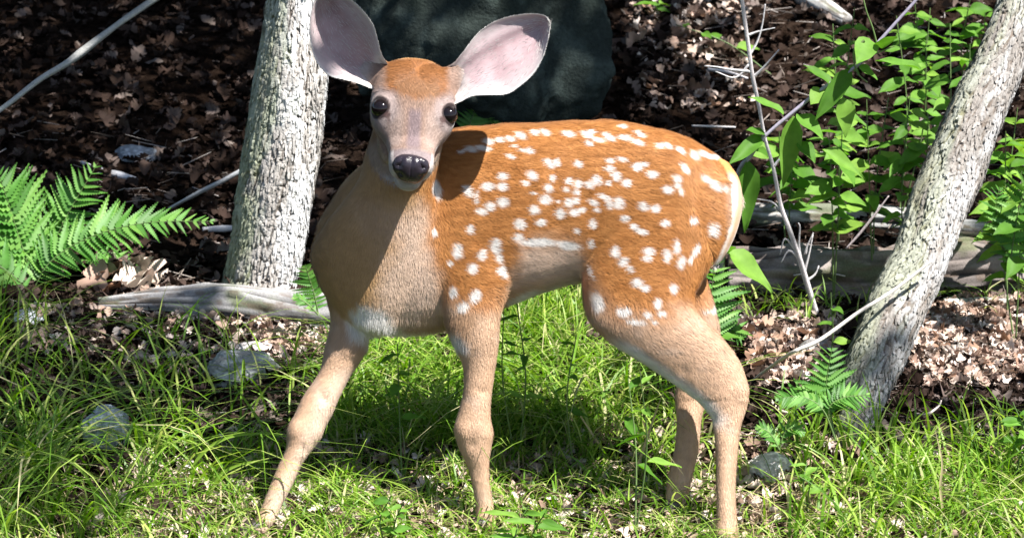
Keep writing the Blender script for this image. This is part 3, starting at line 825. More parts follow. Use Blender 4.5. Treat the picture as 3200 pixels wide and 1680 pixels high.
def bark_tube(name, cen, rad, na, nl, cw, chh, amp, seed, moss_dir, moss, parent=None, tone=1.0, brown=0.0, flakes=0):
    """trunk with cracked, flaking plates of bark"""
    cen = np.asarray(cen, float); rad = np.asarray(rad, float)
    L = np.concatenate([[0], np.cumsum(np.linalg.norm(np.diff(cen, axis=0), axis=1))])
    l = np.linspace(0, L[-1], nl)
    c = np.stack([np.interp(l, L, cen[:, k]) for k in range(3)], -1); r = np.interp(l, L, rad)
    for _ in range(3):
        c[1:-1] = (c[:-2] + 2 * c[1:-1] + c[2:]) / 4; r[1:-1] = (r[:-2] + 2 * r[1:-1] + r[2:]) / 4
    t, a, bb = frames(c)
    th = np.linspace(0, 2 * math.pi, na, endpoint=False)
    TH, LL = np.meshgrid(th, l)
    wrap = max(5, int(round(2 * math.pi * r.mean() / cw)))
    u = TH / (2 * math.pi) * wrap; v = LL / chh
    nz = fbm(np.stack([np.cos(TH) * 2.2, np.sin(TH) * 2.2, LL * 22], -1), 3, seed) - .5
    f1, edge, idn = worley(u + nz * 2.6, v + nz * 3.4 + 0.5 * np.sin(u * 1.7), seed, wrap)
    f1b, edge2, id2 = worley(u * 2 + nz * 2, v * 2.6 + nz * 2, seed + 5, wrap * 2)
    brk = sstep(.30, .62, fbm(np.stack([np.cos(TH) * 7, np.sin(TH) * 7, LL * 18], -1), 3, seed + 13))
    crack = (1 - sstep(0.03, 0.30, edge)) * brk
    h = amp * (-1.0 * crack + .9 * (idn - .5) * brk + .2 * (1 - f1) + 1.1 * (fbm(np.stack([np.cos(TH) * 15, np.sin(TH) * 15, LL * 20], -1), 3, seed + 15) - .5)) + amp * .35 * (-(1 - sstep(.0, .2, edge2)) + .6 * (id2 - .5))
    h += (fbm(np.stack([np.cos(TH) * 1.3, np.sin(TH) * 1.3, LL * 5], -1), 2, seed + 9) - .5) * r.mean() * .35
    R = r[:, None] + h
    V = c[:, None, :] + (np.cos(TH)[..., None] * a[:, None, :] + np.sin(TH)[..., None] * bb[:, None, :]) * R[..., None]
    nrm = (np.cos(TH)[..., None] * a[:, None, :] + np.sin(TH)[..., None] * bb[:, None, :])
    lich = fbm(np.stack([np.cos(TH) * 3, np.sin(TH) * 3, LL * 14], -1), 4, seed + 20)
    pale = np.array([.50, .50, .50]) * tone; mid = np.array([.31, .29, .27]) * tone; dark = np.array([.10, .08, .065])
    col = mid + (pale - mid) * sstep(.36, .58, lich)[..., None]
    col = col * (.8 + .4 * id2)[..., None]
    col = col + (dark - col) * (crack * .95)[..., None]
    col = col + (np.array([.16, .12, .085]) - col) * brown
    md_ = np.asarray(moss_dir, float); md_ /= np.linalg.norm(md_)
    mm = sstep(.0, .75, nrm @ md_ + (lich - .5) * 2.4) * moss
    mm = mm * (np.interp(LL, [0, L[-1]], [1.1, .7]))
    col = col + (np.array([.17, .20, .085]) - col) * np.clip(mm, 0, 1)[..., None]
    Fc = []
    i = np.arange(nl - 1)[:, None] * na; j = np.arange(na)[None, :]; j2 = (j + 1) % na
    Fc = np.stack([i + j, i + j2, i + na + j2, i + na + j], -1).reshape(-1, 4)
    o = mesh_obj(name, V.reshape(-1, 3), Fc, M_BARK)
    add_color(o.data, np.clip(col.reshape(-1, 3), .01, .8))
    if parent is not None: put(o, parent)
    if flakes:
        # loose scales of bark standing off the trunk
        r2 = np.random.default_rng(seed + 50); n = flakes
        li = r2.integers(2, nl - 3, n); ai = r2.integers(0, na, n)
        p = V[li, ai]; nr = nrm[li, ai]; tl_ = t[li]; sd = np.cross(tl_, nr)
        ln = r2.uniform(.005, .018, n); wd = r2.uniform(.0010, .0026, n); tp = r2.uniform(.0005, .0024, n); sk = r2.normal(0, .14, n)
        ax = tl_ + sd * sk[:, None]
        P0 = p + ax * (ln * .5)[:, None] - nr * .0006; P1 = p - ax * (ln * .5)[:, None] + nr * tp[:, None]; Pm = (P0 + P1) / 2 + nr * .0006
        W0 = sd * wd[:, None]
        VV = np.stack([P0 - W0 * .6, P0 + W0 * .6, Pm - W0, Pm + W0, P1 - W0 * .5, P1 + W0 * .5], 1).reshape(-1, 3)
        bs = (np.arange(n) * 6)[:, None]
        FF = np.concatenate([bs + np.array([0, 1, 3, 2]), bs + np.array([2, 3, 5, 4])], 0)
        fo = mesh_obj('bark_scales', VV, FF.astype(np.int32), M_BARK, smooth=False)
        cc = col[li, ai] * r2.uniform(.8, 1.2, n)[:, None]
        add_color(fo.data, np.repeat(np.clip(cc, .02, .75), 6, 0)); fo['kind'] = 'stuff'
        if parent is not None: put(fo, parent)
    return o

def trunk_line(edges, Y):
    e = np.array(edges, float)
    Lp = WY(e[:, 0], e[:, 1], Y); Rp = WY(e[:, 2], e[:, 3], Y)
    return (Lp + Rp) / 2, np.linalg.norm(Rp - Lp, axis=1) / 2

# left tree: pale bark, rises behind the fawn's head
Yl = float(G(650, 752)[1]) + .05
cl, rl = trunk_line([(540, 790, 762, 790), (556, 745, 744, 745), (572, 690, 745, 690), (588, 600, 766, 600), (598, 500, 780, 500), (612, 400, 795, 400), (628, 300, 806, 300), (644, 200, 818, 195), (664, 100, 806, 92), (680, 0, 796, -5), (690, -80, 800, -80)], Yl)
top = cl[-1]
up_l = [top + np.array([.10 * k, -.04 * k, .5 * k]) for k in range(1, 9)]
cl2 = np.vstack([cl, up_l]); rl2 = np.concatenate([rl, np.linspace(rl[-1] * .98, .02, 8)])
tree_l = empty('tree', (cl[1][0], cl[1][1], float(hz(cl[1][0], cl[1][1]))))
tag(tree_l, 'pale lichen-covered tree rising straight behind the fawn\'s head', 'tree')
k_ = len(cl)
bark_tube('trunk', cl, rl, 210, 560, .0085, .024, .0032, 2, (-1, -.2, 0), .75, tree_l, 1.15, 0, 4200)
bark_tube('upper_trunk', cl2[k_ - 1:], rl2[k_ - 1:], 40, 120, .02, .05, .004, 3, (-1, 0, 0), .4, tree_l)

# right tree: leans hard to the right
Yr = float(G(2140, 1138)[1]) + .02
er = [(2112, 1165, 2170, 1160), (2108, 1120, 2166, 1122), (2106, 1075, 2190, 1072), (2114, 1026, 2216, 1030), (2112, 946, 2250, 960), (2132, 880, 2284, 895), (2165, 800, 2318, 800), (2203, 712, 2352, 735), (2245, 655, 2385, 655), (2270, 575, 2412, 590),
      (2291, 500, 2444, 500), (2320, 430, 2478, 440), (2360, 350, 2506, 330), (2398, 260, 2540, 245), (2440, 180, 2572, 175), (2470, 110, 2600, 105), (2494, 50, 2622, 40), (2515, -20, 2640, -30)]
def Yt(y): return Yr + .42 * np.clip((1100 - np.asarray(y, float)) / 1100, 0, 2)
cr_, rr_ = trunk_line(er, Yt([e[1] for e in er]))
rr_ = rr_ * .96
tree_r = empty('tree', (cr_[1][0], cr_[1][1], float(hz(cr_[1][0], cr_[1][1]))))
tag(tree_r, 'grey rough-barked tree leaning far over, its foot in shade', 'tree')
bark_tube('trunk', cr_, rr_, 190, 640, .0085, .030, .0030, 8, (-1, -.3, .1), .45, tree_r, .68, .12, 4800)
up_r = [cr_[-1] + np.array([.16 * k - .006 * k * k, -.05 * k, .42 * k]) for k in range(0, 10)]
bark_tube('upper_trunk', up_r, np.linspace(rr_[-1], .02, 10), 40, 120, .02, .05, .004, 9, (-1, 0, 0), .4, tree_r)

# ---- rocks
def rock(name, px, py, w, h, dep, seed, label, tone=(.30, .31, .32), moss=.3, sink=.35, sub=5, group=None, rot=0):
    bm = bmesh.new(); bmesh.ops.create_icosphere(bm, subdivisions=sub, radius=1)
    v = np.array([q.co[:] for q in bm.verts]); f = np.array([[q.index for q in p.verts] for p in bm.faces]); bm.free()
    pl = np.random.default_rng(seed)
    for k in range(9):      # flat broken faces
        nn = pl.normal(size=3); nn /= np.linalg.norm(nn); lim = pl.uniform(.62, .9)
        s_ = v @ nn; v = v - nn * np.clip(s_ - lim, 0, None)[:, None] * .85
    v = v * (1 + (fbm(v * 1.6 + seed, 4, seed) - .5) * .45 + (fbm(v * 4.5 + seed, 4, seed + 5) - .5) * .16 + (fbm(v * 13 + seed, 3, seed + 3) - .5) * .07)[:, None]
    gp = G(px, py); z = (gp - CAM) @ FWD; k = z / F
    c, s_ = math.cos(rot), math.sin(rot)
    x, zz = v[:, 0] * w, v[:, 2] * h
    x, zz = x * c - zz * s_, x * s_ + zz * c
    base = np.array([gp[0], gp[1] + dep * k * .4, gp[2] + h * k * (1 - sink * 2)])
    V = base + np.stack([x * k, v[:, 1] * dep * k, zz * k], -1)
    o = mesh_obj(name, V - gp, f, M_ROCK); o.location = gp
    n3 = fbm(v * 3 + 7, 4, seed + 30); up = sstep(.1, .9, v[:, 2])
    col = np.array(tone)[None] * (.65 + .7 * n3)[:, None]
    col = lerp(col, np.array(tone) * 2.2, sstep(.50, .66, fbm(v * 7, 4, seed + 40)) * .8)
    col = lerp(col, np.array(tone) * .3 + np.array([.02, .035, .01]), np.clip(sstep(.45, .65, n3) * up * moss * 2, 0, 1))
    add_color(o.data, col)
    tag(o, label, 'rock', group)
    return o
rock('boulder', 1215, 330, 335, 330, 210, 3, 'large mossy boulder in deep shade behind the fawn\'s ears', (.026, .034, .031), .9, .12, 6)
rock('rock', 262, 1140, 64, 80, 60, 5, 'grey cracked rock standing in long grass left of the fawn', (.30, .33, .36), .05, .25, 5, None, -.4)
rock('rock', 590, 968, 105, 72, 70, 6, 'low lichen-spotted rock between the fallen log and the fawn\'s fore leg', (.27, .28, .285), .08, .35, 5, None, .15)
rock('rock', 68, 818, 46, 26, 40, 8, 'small flat pale rock below the big fern', (.42, .45, .48), .05, .3, 4)
rock('rock', 640, 905, 60, 34, 40, 12, 'small dusty stone lying close under the fallen log', (.34, .31, .31), .0, .35, 4)
rock('rock', 1935, 1215, 64, 52, 46, 9, 'pale crumbly rock beside the fawn\'s near hind leg', (.50, .47, .46), .0, .3, 5)
rock('rock', 1925, 1115, 34, 26, 30, 14, 'small blue-grey stone behind the near hind leg', (.45, .48, .52), .0, .35, 4)
rock('rock', 340, 400, 60, 26, 50, 15, 'dim grey stone in the shade above the big fern', (.26, .28, .31), .1, .35, 4)
rock('rock', 2060, 905, 60, 40, 50, 17, 'flat grey stone half buried in leaves under the leaning stick', (.20, .19, .185), .2, .4, 4)
rock('rock', 2290, 1240, 34, 26, 30, 18, 'small pale stone in grass at the leaning tree\'s foot', (.48, .49, .52), .0, .35, 4)

# ---- logs, sticks
def stick(name, pts, radii, label=None, cat='stick', tone=(.42, .39, .37), dark=.5, na=14, step=.006, seed=1, parent=None, bump=.18, group=None):
    pts = np.asarray(pts, float); c0 = catmull(pts, 10); r0 = np.interp(np.linspace(0, 1, len(c0)), np.linspace(0, 1, len(radii)), radii)
    L = np.concatenate([[0], np.cumsum(np.linalg.norm(np.diff(c0, axis=0), axis=1))])
    nl = max(6, int(L[-1] / step)); l = np.linspace(0, L[-1], nl)
    c = np.stack([np.interp(l, L, c0[:, k]) for k in range(3)], -1); r = np.interp(l, L, r0)
    t, a, bb = frames(c)
    th = np.linspace(0, 2 * math.pi, na, endpoint=False); TH, LL = np.meshgrid(th, l)
    nz = fbm(np.stack([np.cos(TH) * 2.5, np.sin(TH) * 2.5, LL * 9], -1), 3, seed)
    gr = fbm(np.stack([np.cos(TH) * 6, np.sin(TH) * 6, LL * 3.0], -1), 3, seed + 4)
    R = r[:, None] * (1 + (nz - .5) * bump * 2.2 + (gr - .5) * bump * 1.2)
    V = c[:, None] + (np.cos(TH)[..., None] * a[:, None] + np.sin(TH)[..., None] * bb[:, None]) * R[..., None]
    i = np.arange(nl - 1)[:, None] * na; j = np.arange(na)[None, :]; j2 = (j + 1) % na
    Fc = [tuple(x) for x in np.stack([i + j, i + j2, i + na + j2, i + na + j], -1).reshape(-1, 4).tolist()]
    Fc += [tuple(range(na))[::-1], tuple((nl - 1) * na + q for q in range(na))]
    col = np.array(tone)[None, None] * (1 - dark + dark * 2 * nz * (.5 + gr))[..., None]
    dk = 1 - sstep(.36, .46, gr); col = col * (1 - .65 * dk * min(1, dark * 1.2))[..., None]
    if na > 20:
        ms = sstep(.52, .66, fbm(np.stack([np.cos(TH) * 2, np.sin(TH) * 2, LL * 16], -1), 4, seed + 8))
        col = col + (np.array([.07, .085, .035]) - col) * (ms * .75)[..., None]
        fl = sstep(.58, .64, fbm(np.stack([np.cos(TH) * 5, np.sin(TH) * 5, LL * 40], -1), 3, seed + 18)); col = col + (np.array([.10, .07, .05]) - col) * (fl * .6)[..., None]
    org = V[0].mean(0)
    o = mesh_obj(name, V.reshape(-1, 3) - (0 if parent is not None else org), Fc, M_WOOD)
    add_color(o.data, np.clip(col.reshape(-1, 3), .01, .8))
    if parent is not None: put(o, parent)
    else: o.location = org; tag(o, label, cat, group)
    return o
def ray_ground(pl, lift):
    p = ground_hit([a for a, b_ in pl], [b_ for a, b_ in pl]); p[:, 2] = hz(p[:, 0], p[:, 1]) + lift; return p
# mossy grey log at the foot of the left tree
stick('fallen_log', ray_ground([(250, 790), (400, 788), (560, 795), (700, 812), (860, 828)], .014), [.012, .024, .032, .034, .032], 'weathered grey log lying across the foot of the pale tree', 'log', (.22, .215, .215), .85, 48, .003, 4, None, .42)
Yb = float(G(2250, 705)[1])
stick('fallen_log', ray_ground([(1880, 560), (2050, 562), (2250, 566), (2420, 600), (2620, 612)], .010), [.018, .021, .022, .02, .016], 'thin grey split log behind the leaning tree', 'log', (.24, .24, .235), .9, 48, .003, 14, None, .40)
stick('fallen_log', ray_ground([(1830, 720), (2000, 730), (2200, 735), (2420, 718), (2640, 705)], .02), [.038, .048, .052, .05, .042], 'thick decaying log with lichen crossing behind the leaning tree', 'log', (.17, .145, .135), .9, 72, .003, 24, None, .42)
stick('fallen_log', ray_ground([(2370, 790), (2480, 780), (2640, 800)], .006), [.012, .016, .016], 'short bleached log end in sun right of the leaning tree', 'log', (.42, .42, .38), .6, 24, .004, 34, None, .3)
stick('branch', WY(np.array([-60, 20, 100, 170, 205, 290, 400, 470]), np.array([318, 262, 200, 158, 132, 66, -10, -50]), 1.25), [.0035, .004, .0045, .0055, .007, .005, .006, .005], 'bare pale branch slanting through the dark shade above the big fern', 'branch', (.40, .40, .38), .5, 12, .004, 41)
stick('stick', WY(np.array([425, 500, 560, 610, 690]), np.array([524, 484, 455, 428, 390]), 1.15), [.0025, .004, .004, .004, .003], 'thin grey stick passing behind the pale trunk', 'stick', (.38, .39, .40), .4, 10, .004, 42)
stick('stick', ray_ground([(205, 420), (250, 440), (300, 452), (345, 462)], .008), [.003, .006, .007, .003], 'short white peeled stick lying above the fern tips', 'stick', (.55, .55, .58), .3, 10, .004, 43)
stick('stick', ray_ground([(510, 592), (560, 590), (640, 588)], .01), [.004, .006, .003], 'small pale stick end by the tip of the fern frond', 'stick', (.50, .5, .52), .3, 10, .004, 44)
stick('stick', np.vstack([G(1890, 965) + [0, 0, .004], WY(np.array([1985, 2060, 2160, 2250, 2345]), np.array([890, 856, 785, 728, 655]), np.array([Yr - .02, Yr + .0, Yr + .02, Yt(728) - .075, Yt(655) - .072]))]), [.0022, .0026, .0030, .0028, .0026, .002], 'long pale stick leaning up against the shaded foot of the tilted tree', 'stick', (.52, .48, .44), .35, 10, .004, 45)
stick('stick', WY(np.array([2128, 2160, 2200, 2236]), np.array([625, 590, 540, 492]), .62), [.0014, .002, .002, .001], 'thin straight twig propped on the thick log', 'stick', (.42, .36, .36), .3, 8, .004, 46)
stick('stick', ray_ground([(1995, 770), (2060, 760), (2125, 772)], .05), [.001, .0016, .001], 'fine arched twig above the leaves beside the leaning stick', 'stick', (.48, .44, .42), .3, 8, .004, 47)
stick('stick', np.vstack([G(2300, 1040)[None], WY(np.array([2330, 2360, 2368]), np.array([1042, 1022, 1005]), Yr - .05)]), [.002, .002, .0018, .001], 'crooked dry twig standing in the shade right of the tree foot', 'stick', (.46, .40, .38), .3, 8, .004, 48)
stick('stick', ray_ground([(1925, 1000), (1948, 1040), (1970, 1055), (2010, 1060)], .012), [.002, .0026, .0026, .0018], 'bent straw-coloured stick between the hind leg and the fern', 'stick', (.50, .46, .36), .3, 8, .004, 49)
stick('stick', ray_ground([(2330, 1115), (2400, 1128), (2450, 1140)], .008), [.003, .004, .002], 'short tan stick among dark leaves right of the tree foot', 'stick', (.50, .42, .34), .3, 8, .004, 50)
stick('stick', ray_ground([(1740, 358), (1790, 360), (1850, 362)], .03), [.0015, .0022, .0015], 'thin pale stick lying above the fawn\'s rump', 'stick', (.5, .48, .48), .3, 8, .004, 51)
stick('stick', ray_ground([(1780, 215), (1830, 222), (1880, 238)], .03), [.0035, .0035, .002], 'short white stick end by the dead sapling', 'stick', (.58, .56, .58), .3, 8, .004, 52)
stick('fallen_log', ray_ground([(1960, -30), (2020, 10), (2080, 45), (2130, 72)], .015), [.016, .018, .018, .012], 'grey log end sunk in leaves behind the bramble', 'log', (.42, .41, .40), .6, 24, .005, 54, None, .28)
# dead sapling with bare twigs
ds = empty('dead_sapling'); Yd = float(G(2060, 812)[1])
ds.location = Vector(G(2060, 812))
tag(ds, 'thin bare dead sapling standing between the fawn\'s rump and the leaning tree', 'sapling')
sx = np.array([2066, 2050, 2030, 2010, 1985, 1964, 1945, 1925, 1908, 1893, 1882, 1872, 1862]); sy = np.array([820, 775, 710, 645, 575, 515, 420, 350, 260, 190, 110, 40, -40])
stick('stem', WY(sx, sy, Yd), [.0042, .0042, .0046, .0042, .0040, .0036, .0030, .0030, .0032, .0034, .0034, .0032, .003], None, None, (.46, .43, .43), .5, 12, .004, 60, ds)
for k, tw in enumerate([[(1890, 180), (1840, 175), (1800, 168), (1772, 166)], [(1885, 140), (1905, 105), (1918, 60), (1925, 10)], [(1880, 90), (1905, 80), (1950, 70)], [(1893, 195), (1920, 170), (1960, 125)], [(1886, 160), (1850, 195), (1800, 180)],
                       [(2018, 670), (2010, 620), (2012, 570), (2008, 560)], [(2022, 690), (2035, 640), (2045, 590)], [(2026, 640), (2030, 620), (2046, 585)], [(2012, 650), (1985, 630), (1965, 660)], [(2005, 630), (1975, 600), (1962, 640)],
                       [(1975, 545), (1945, 510), (1905, 500)], [(1945, 420), (1965, 400), (1990, 430)], [(2030, 705), (2050, 690), (2060, 668)]]):
    tw = np.array(tw, float)
    stick('twig', WY(tw[:, 0], tw[:, 1], Yd - .02 * np.arange(len(tw))[0]), [.0026, .0018, .0012, .0009], None, None, (.52, .50, .50), .4, 8, .004, 61 + k, ds)

# ================================================================== GREEN THINGS
G_BRIGHT = [(0, (.075, .19, .022)), (.5, (.13, .29, .04)), (1, (.22, .38, .06))]
M_LEAF = foliage_mat('green_leaf', G_BRIGHT, .45, .58, False, .2)
M_FERN = foliage_mat('fern_green', [(0, (.06, .18, .025)), (.5, (.10, .27, .045)), (1, (.18, .36, .07))], .45, .5, False)
M_STEM = foliage_mat('green_stem', [(0, (.08, .14, .04)), (1, (.12, .18, .06))], .05, .5, False)
M_CANE = vcol_mat('cane', .6, 200, .2, .001, .35)
M_GRASS = foliage_mat('grass_blade', [(0, (.08, .19, .014)), (.35, (.15, .30, .025)), (.7, (.29, .44, .065)), (.88, (.42, .50, .14)), (1, (.58, .54, .32))], .45, .45, True)
M_STRAW = foliage_mat('dry_grass', [(0, (.36, .27, .15)), (.6, (.52, .42, .26)), (1, (.62, .55, .40))], .3, .6, True)
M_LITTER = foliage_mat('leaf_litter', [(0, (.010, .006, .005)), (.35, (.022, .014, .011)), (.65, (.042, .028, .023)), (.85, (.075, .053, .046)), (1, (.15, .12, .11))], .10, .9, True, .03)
M_DRYLEAF = foliage_mat('dry_leaf', [(0, (.20, .11, .07)), (.4, (.34, .21, .15)), (.8, (.45, .33, .27)), (1, (.52, .44, .39))], .15, .65, False, .25)
M_CANOPY = foliage_mat('canopy_leaf', [(0, (.03, .08, .012)), (1, (.06, .13, .02))], .18, .5, True)

# ---- leaf shapes (length 1 along +y, width 1 across x), with a folded mid-rib and a droop
def leaf_mesh(name, prof, mat, nl=9, fold=.18, droop=.22, wave=.04, teeth=0.0):
    V = []; Fc = []
    for i in range(nl + 1):
        s = i / nl
        w = np.interp(s, [p[0] for p in prof], [p[1] for p in prof]) * .5
        for j, e in enumerate((-1, -.5, 0, .5, 1)):
            tw = teeth * (i % 2) * abs(e) if 0 < i < nl else 0
            V.append((e * w * (1 + tw), s, -droop * s * s + fold * abs(e) * w * 1.0 + wave * math.sin(s * 9 + e) * abs(e)))
    for i in range(nl):
        for j in range(4):
            a = i * 5 + j; Fc.append((a, a + 1, a + 6, a + 5))
    o = mesh_obj(name, V, Fc, mat, link=False)
    return o.data
OVATE = leaf_mesh('leaf', [(0, .05), (.08, .5), (.25, .92), (.42, 1), (.6, .86), (.8, .46), (.93, .14), (1, .0)], M_LEAF)
LANCE = leaf_mesh('leaf', [(0, .1), (.06, .5), (.2, .95), (.4, 1), (.65, .75), (.85, .34), (1, .0)], M_LEAF, 10, .15, .12, .03)
HEART = leaf_mesh('leaf', [(0, .3), (.05, .8), (.2, 1), (.4, .95), (.65, .66), (.85, .28), (1, .0)], M_LEAF, 9, .2, .3)

def orient(B, T, nrm, width):
    B = np.asarray(B, float); T = np.asarray(T, float)
    y = T - B; L = np.linalg.norm(y); y /= L
    z = nrm - y * (nrm @ y); z /= np.linalg.norm(z) + 1e-9
    x = np.cross(y, z)
    m = Matrix(((x[0] * width, y[0] * L, z[0] * L, B[0]), (x[1] * width, y[1] * L, z[1] * L, B[1]), (x[2] * width, y[2] * L, z[2] * L, B[2]), (0, 0, 0, 1)))
    return m

def child_share(name, me, parent, m):
    """a shared mesh under a parent that is only translated"""
    o = bpy.data.objects.new(name, me); C.objects.link(o); o.parent = parent
    loc = parent.location.copy()
    pp = parent.parent
    o.matrix_basis = Matrix.Translation(-loc) @ m
    return o

def thin_stem(name, pts, r0, r1, mat, parent, na=6):
    c = catmull(np.asarray(pts, float), 6); t, a, bb = frames(c)
    r = np.linspace(r0, r1, len(c)); th = np.linspace(0, 2 * math.pi, na, endpoint=False)
    V = c[:, None] + (np.cos(th)[None, :, None] * a[:, None] + np.sin(th)[None, :, None] * bb[:, None]) * r[:, None, None]
    nl = len(c); i = np.arange(nl - 1)[:, None] * na; j = np.arange(na)[None, :]; j2 = (j + 1) % na
    o = mesh_obj(name, V.reshape(-1, 3), np.stack([i + j, i + j2, i + na + j2, i + na + j], -1).reshape(-1, 4), mat)
    put(o, parent)
    return o, c

SUNUP = -SUN
# ---- the cane with long hanging leaves beside the rump
cane = empty('bramble_cane'); cane.location = Vector(G(1840, 690) )
tag(cane, 'purplish arching cane with long drooping green leaves rising from behind the fawn\'s rump', 'plant')
Yc = .34
cx = np.array([1815, 1832, 1861, 1886, 1921, 1991, 2065, 2156, 2206, 2251, 2296, 2330]); cy = np.array([690, 520, 424, 395, 345, 285, 226, 165, 110, 60, 10, -30])
cst, _ = thin_stem('stem', WY(cx, cy, Yc), .0032, .0022, M_CANE, cane, 8)
add_color(cst.data, np.repeat(np.array([[.30, .27, .34]]), len(cst.data.vertices), 0))
tw_, _ = thin_stem('twig', WY(np.array([2206, 2195, 2180, 2170]), np.array([110, 70, 30, -10]), Yc), .0014, .0012, M_STEM, cane)
tw_, _ = thin_stem('tendril', WY(np.array([2175, 2152, 2148, 2158, 2182]), np.array([102, 118, 150, 185, 207]), Yc - .01), .0022, .001, M_STEM, cane)
tw_, _ = thin_stem('twig', WY(np.array([2165, 2190, 2215, 2250]), np.array([155, 140, 130, 116]), Yc), .0016, .0008, M_STEM, cane)
for bx, by, tx, ty, w, up in [(2141, 175, 2050, 300, 30, .5), (1996, 292, 1973, 472, 34, .15), (2006, 287, 2074, 342, 34, .7), (1971, 287, 1890, 236, 22, .8), (1916, 345, 1835, 408, 26, .5), (1880, 402, 1880, 588, 36, .1),
                              (2068, 376, 2183, 444, 26, .7), (2011, 355, 2053, 404, 28, .6), (2121, 245, 2132, 346, 34, .3), (2091, 212, 2028, 158, 24, .8), (2190, 100, 2158, 155, 38, .6), (2218, 122, 2250, 82, 36, .7), (2316, 176, 2212, 140, 20, .9),
                              (2070, 225, 2040, 260, 30, .6), (1925, 338, 1880, 322, 24, .8), (1898, 372, 1932, 388, 20, .7), (2158, 165, 2210, 195, 24, .7), (1828, 632, 1952, 726, 44, .6), (1822, 640, 1850, 612, 20, .7)]:
    b_ = WY(np.array(float(bx)), np.array(float(by)), Yc); t_ = WY(np.array(float(tx)), np.array(float(ty)), Yc - rng.uniform(.0, .05))
    nrm = -FWD * (.55 - .3 * up) + np.array([0, 0, .6]) * up + SUNUP * .75 + rng.normal(0, .12, 3)
    child_share('leaf', LANCE, cane, orient(b_, t_, nrm, w * S * 1.65))

# ---- broad-leaved seedlings
def seedling(px, py, Y, tops, label, nleaf=7, size=(38, 66), shape=None, spread=1.0, group=None, wr=(.5, .72)):
    """stem from the ground at distance row Y up to picture points `tops`, leaves around the upper stem"""
    base = WY(np.array(float(px)), np.array(float(py)), Y); base[2] = float(hz(base[0], base[1]))
    e = empty('seedling', base.tolist()); tag(e, label, 'plant', group)
    for (tx, ty) in tops:
        tp = WY(np.array(float(tx)), np.array(float(ty)), Y + rng.uniform(-.05, .05))
        mid = (base + tp) / 2 + np.array([rng.uniform(-.02, .02), rng.uniform(-.02, .02), .01])
        _, c = thin_stem('stem', [base, mid, tp], .0016, .0008, M_STEM, e)
        for k in range(nleaf):
            s = .42 + .58 * (k + .5) / nleaf
            p = c[min(int(s * (len(c) - 1)), len(c) - 1)]
            L = rng.uniform(*size) * S * (1.1 if k < nleaf - 2 else .85)
            an = k * 2.4 + rng.uniform(-.5, .5)
            dr = np.array([math.cos(an) * spread, math.sin(an) * .8, rng.uniform(-.35, .35)]); dr /= np.linalg.norm(dr)
            p2 = p + dr * L * .25
            nrm = np.array([0, 0, 1.0]) * .75 - FWD * .45 + SUNUP * .3 + rng.normal(0, .25, 3)
            child_share('leaf', shape or OVATE, e, orient(p2 - dr * L * .22, p2 + dr * L, nrm, L * rng.uniform(*wr)))
    return e
SE = [(2110, 560, 1.05, [(2095, 60), (2150, 20)], 'leafy green sapling high behind the arching cane'),
      (2260, 560, 1.15, [(2255, 40), (2330, 90)], 'tall leafy sapling against the leaf litter beyond the cane tips'),
      (2400, 540, 1.0, [(2390, 60), (2440, 110)], 'dense bright sapling just left of the leaning trunk\'s upper end'),
      (2200, 620, .85, [(2180, 250), (2235, 245)], 'sapling with broad pointed leaves below the cane'),
      (2290, 640, .78, [(2290, 235), (2335, 290)], 'sapling pressed close to the leaning trunk\'s left side'),
      (2100, 600, .8, [(2085, 320), (2120, 300)], 'low sapling over the split log under the cane'),
      (1985, 520, .95, [(2000, 340), (1960, 330)], 'small seedling behind the hanging cane leaves'),
      (2350, 480, 1.4, [(2340, 20), (2300, 0)], 'thin sapling far back in dappled light near the top of the bank'),
      (2540, 640, .75, [(2560, 270), (2530, 330)], 'sapling right of the leaning trunk with round leaves'),
      (2560, 660, .65, [(2570, 430), (2520, 470)], 'bushy seedling right of the leaning trunk above the log'),
      (2600, 600, .9, [(2590, 350), (2560, 520)], 'leafy seedling at the right of the trunk in half shade'),
      (2450, 420, 1.6, [(2440, 0), (2480, 20)], 'sapling far back behind the leaning trunk\'s top'),
      (1640, 60, 2.2, [(1660, 10)], 'tiny seedling in litter right of the boulder'),
      (1945, 110, 1.9, [(1700, 62)], 'low seedling with two green leaves right of the boulder')]
for k, (px, py, Y, tops, lab) in enumerate(SE):
    seedling(px, py, Y, tops, lab, (4 if k > 11 else 15), (32, 84), HEART if k in (8, 9, 10) else (LANCE if k in (3, 5, 7) else OVATE), 1.0)
seedling(2075, 790, .42, [(2090, 735)], 'pale green seedling beside the dead sapling\'s foot', 3, (40, 60), OVATE)
seedling(1820, 735, .3, [(1826, 630)], 'plant with one broad drooping leaf under the fawn\'s tail', 2, (60, 70), HEART)
seedling(1300, 800, .20, [(1300, 762), (1268, 772)], 'soft green plant showing under the belly behind the near fore leg', 5, (40, 62), LANCE, 1, None, (.3, .42))
seedling(1445, 860, .18, [(1450, 842)], 'small leafy plant in grass beneath the belly', 5, (30, 48), OVATE)
seedling(1600, 1010, -.02, [(1610, 935), (1580, 950)], 'dark broad-leaved plant under the fawn\'s gaskin', 4, (60, 90), LANCE, .5, None, (.28, .4))
seedling(1335, 1352, -.16, [(1330, 1270), (1370, 1290)], 'bright low plant with long leaves before the near fore hoof', 7, (44, 74), LANCE, 1, None, (.26, .36))
seedling(1315, 1400, -.2, [(1300, 1330)], 'low plant with long leaves right at the near fore hoof', 6, (44, 64), LANCE, 1, None, (.26, .36))
seedling(985, 1300, -.10, [(985, 1245), (1015, 1262)], 'small pale clover-like plant in the short grass between the fore legs', 5, (28, 46), OVATE)
seedling(2030, 1195, .03, [(2030, 1160), (2060, 1170)], 'small plant in grass behind the near hind hoof', 5, (34, 52), LANCE, 1, None, (.35, .5))
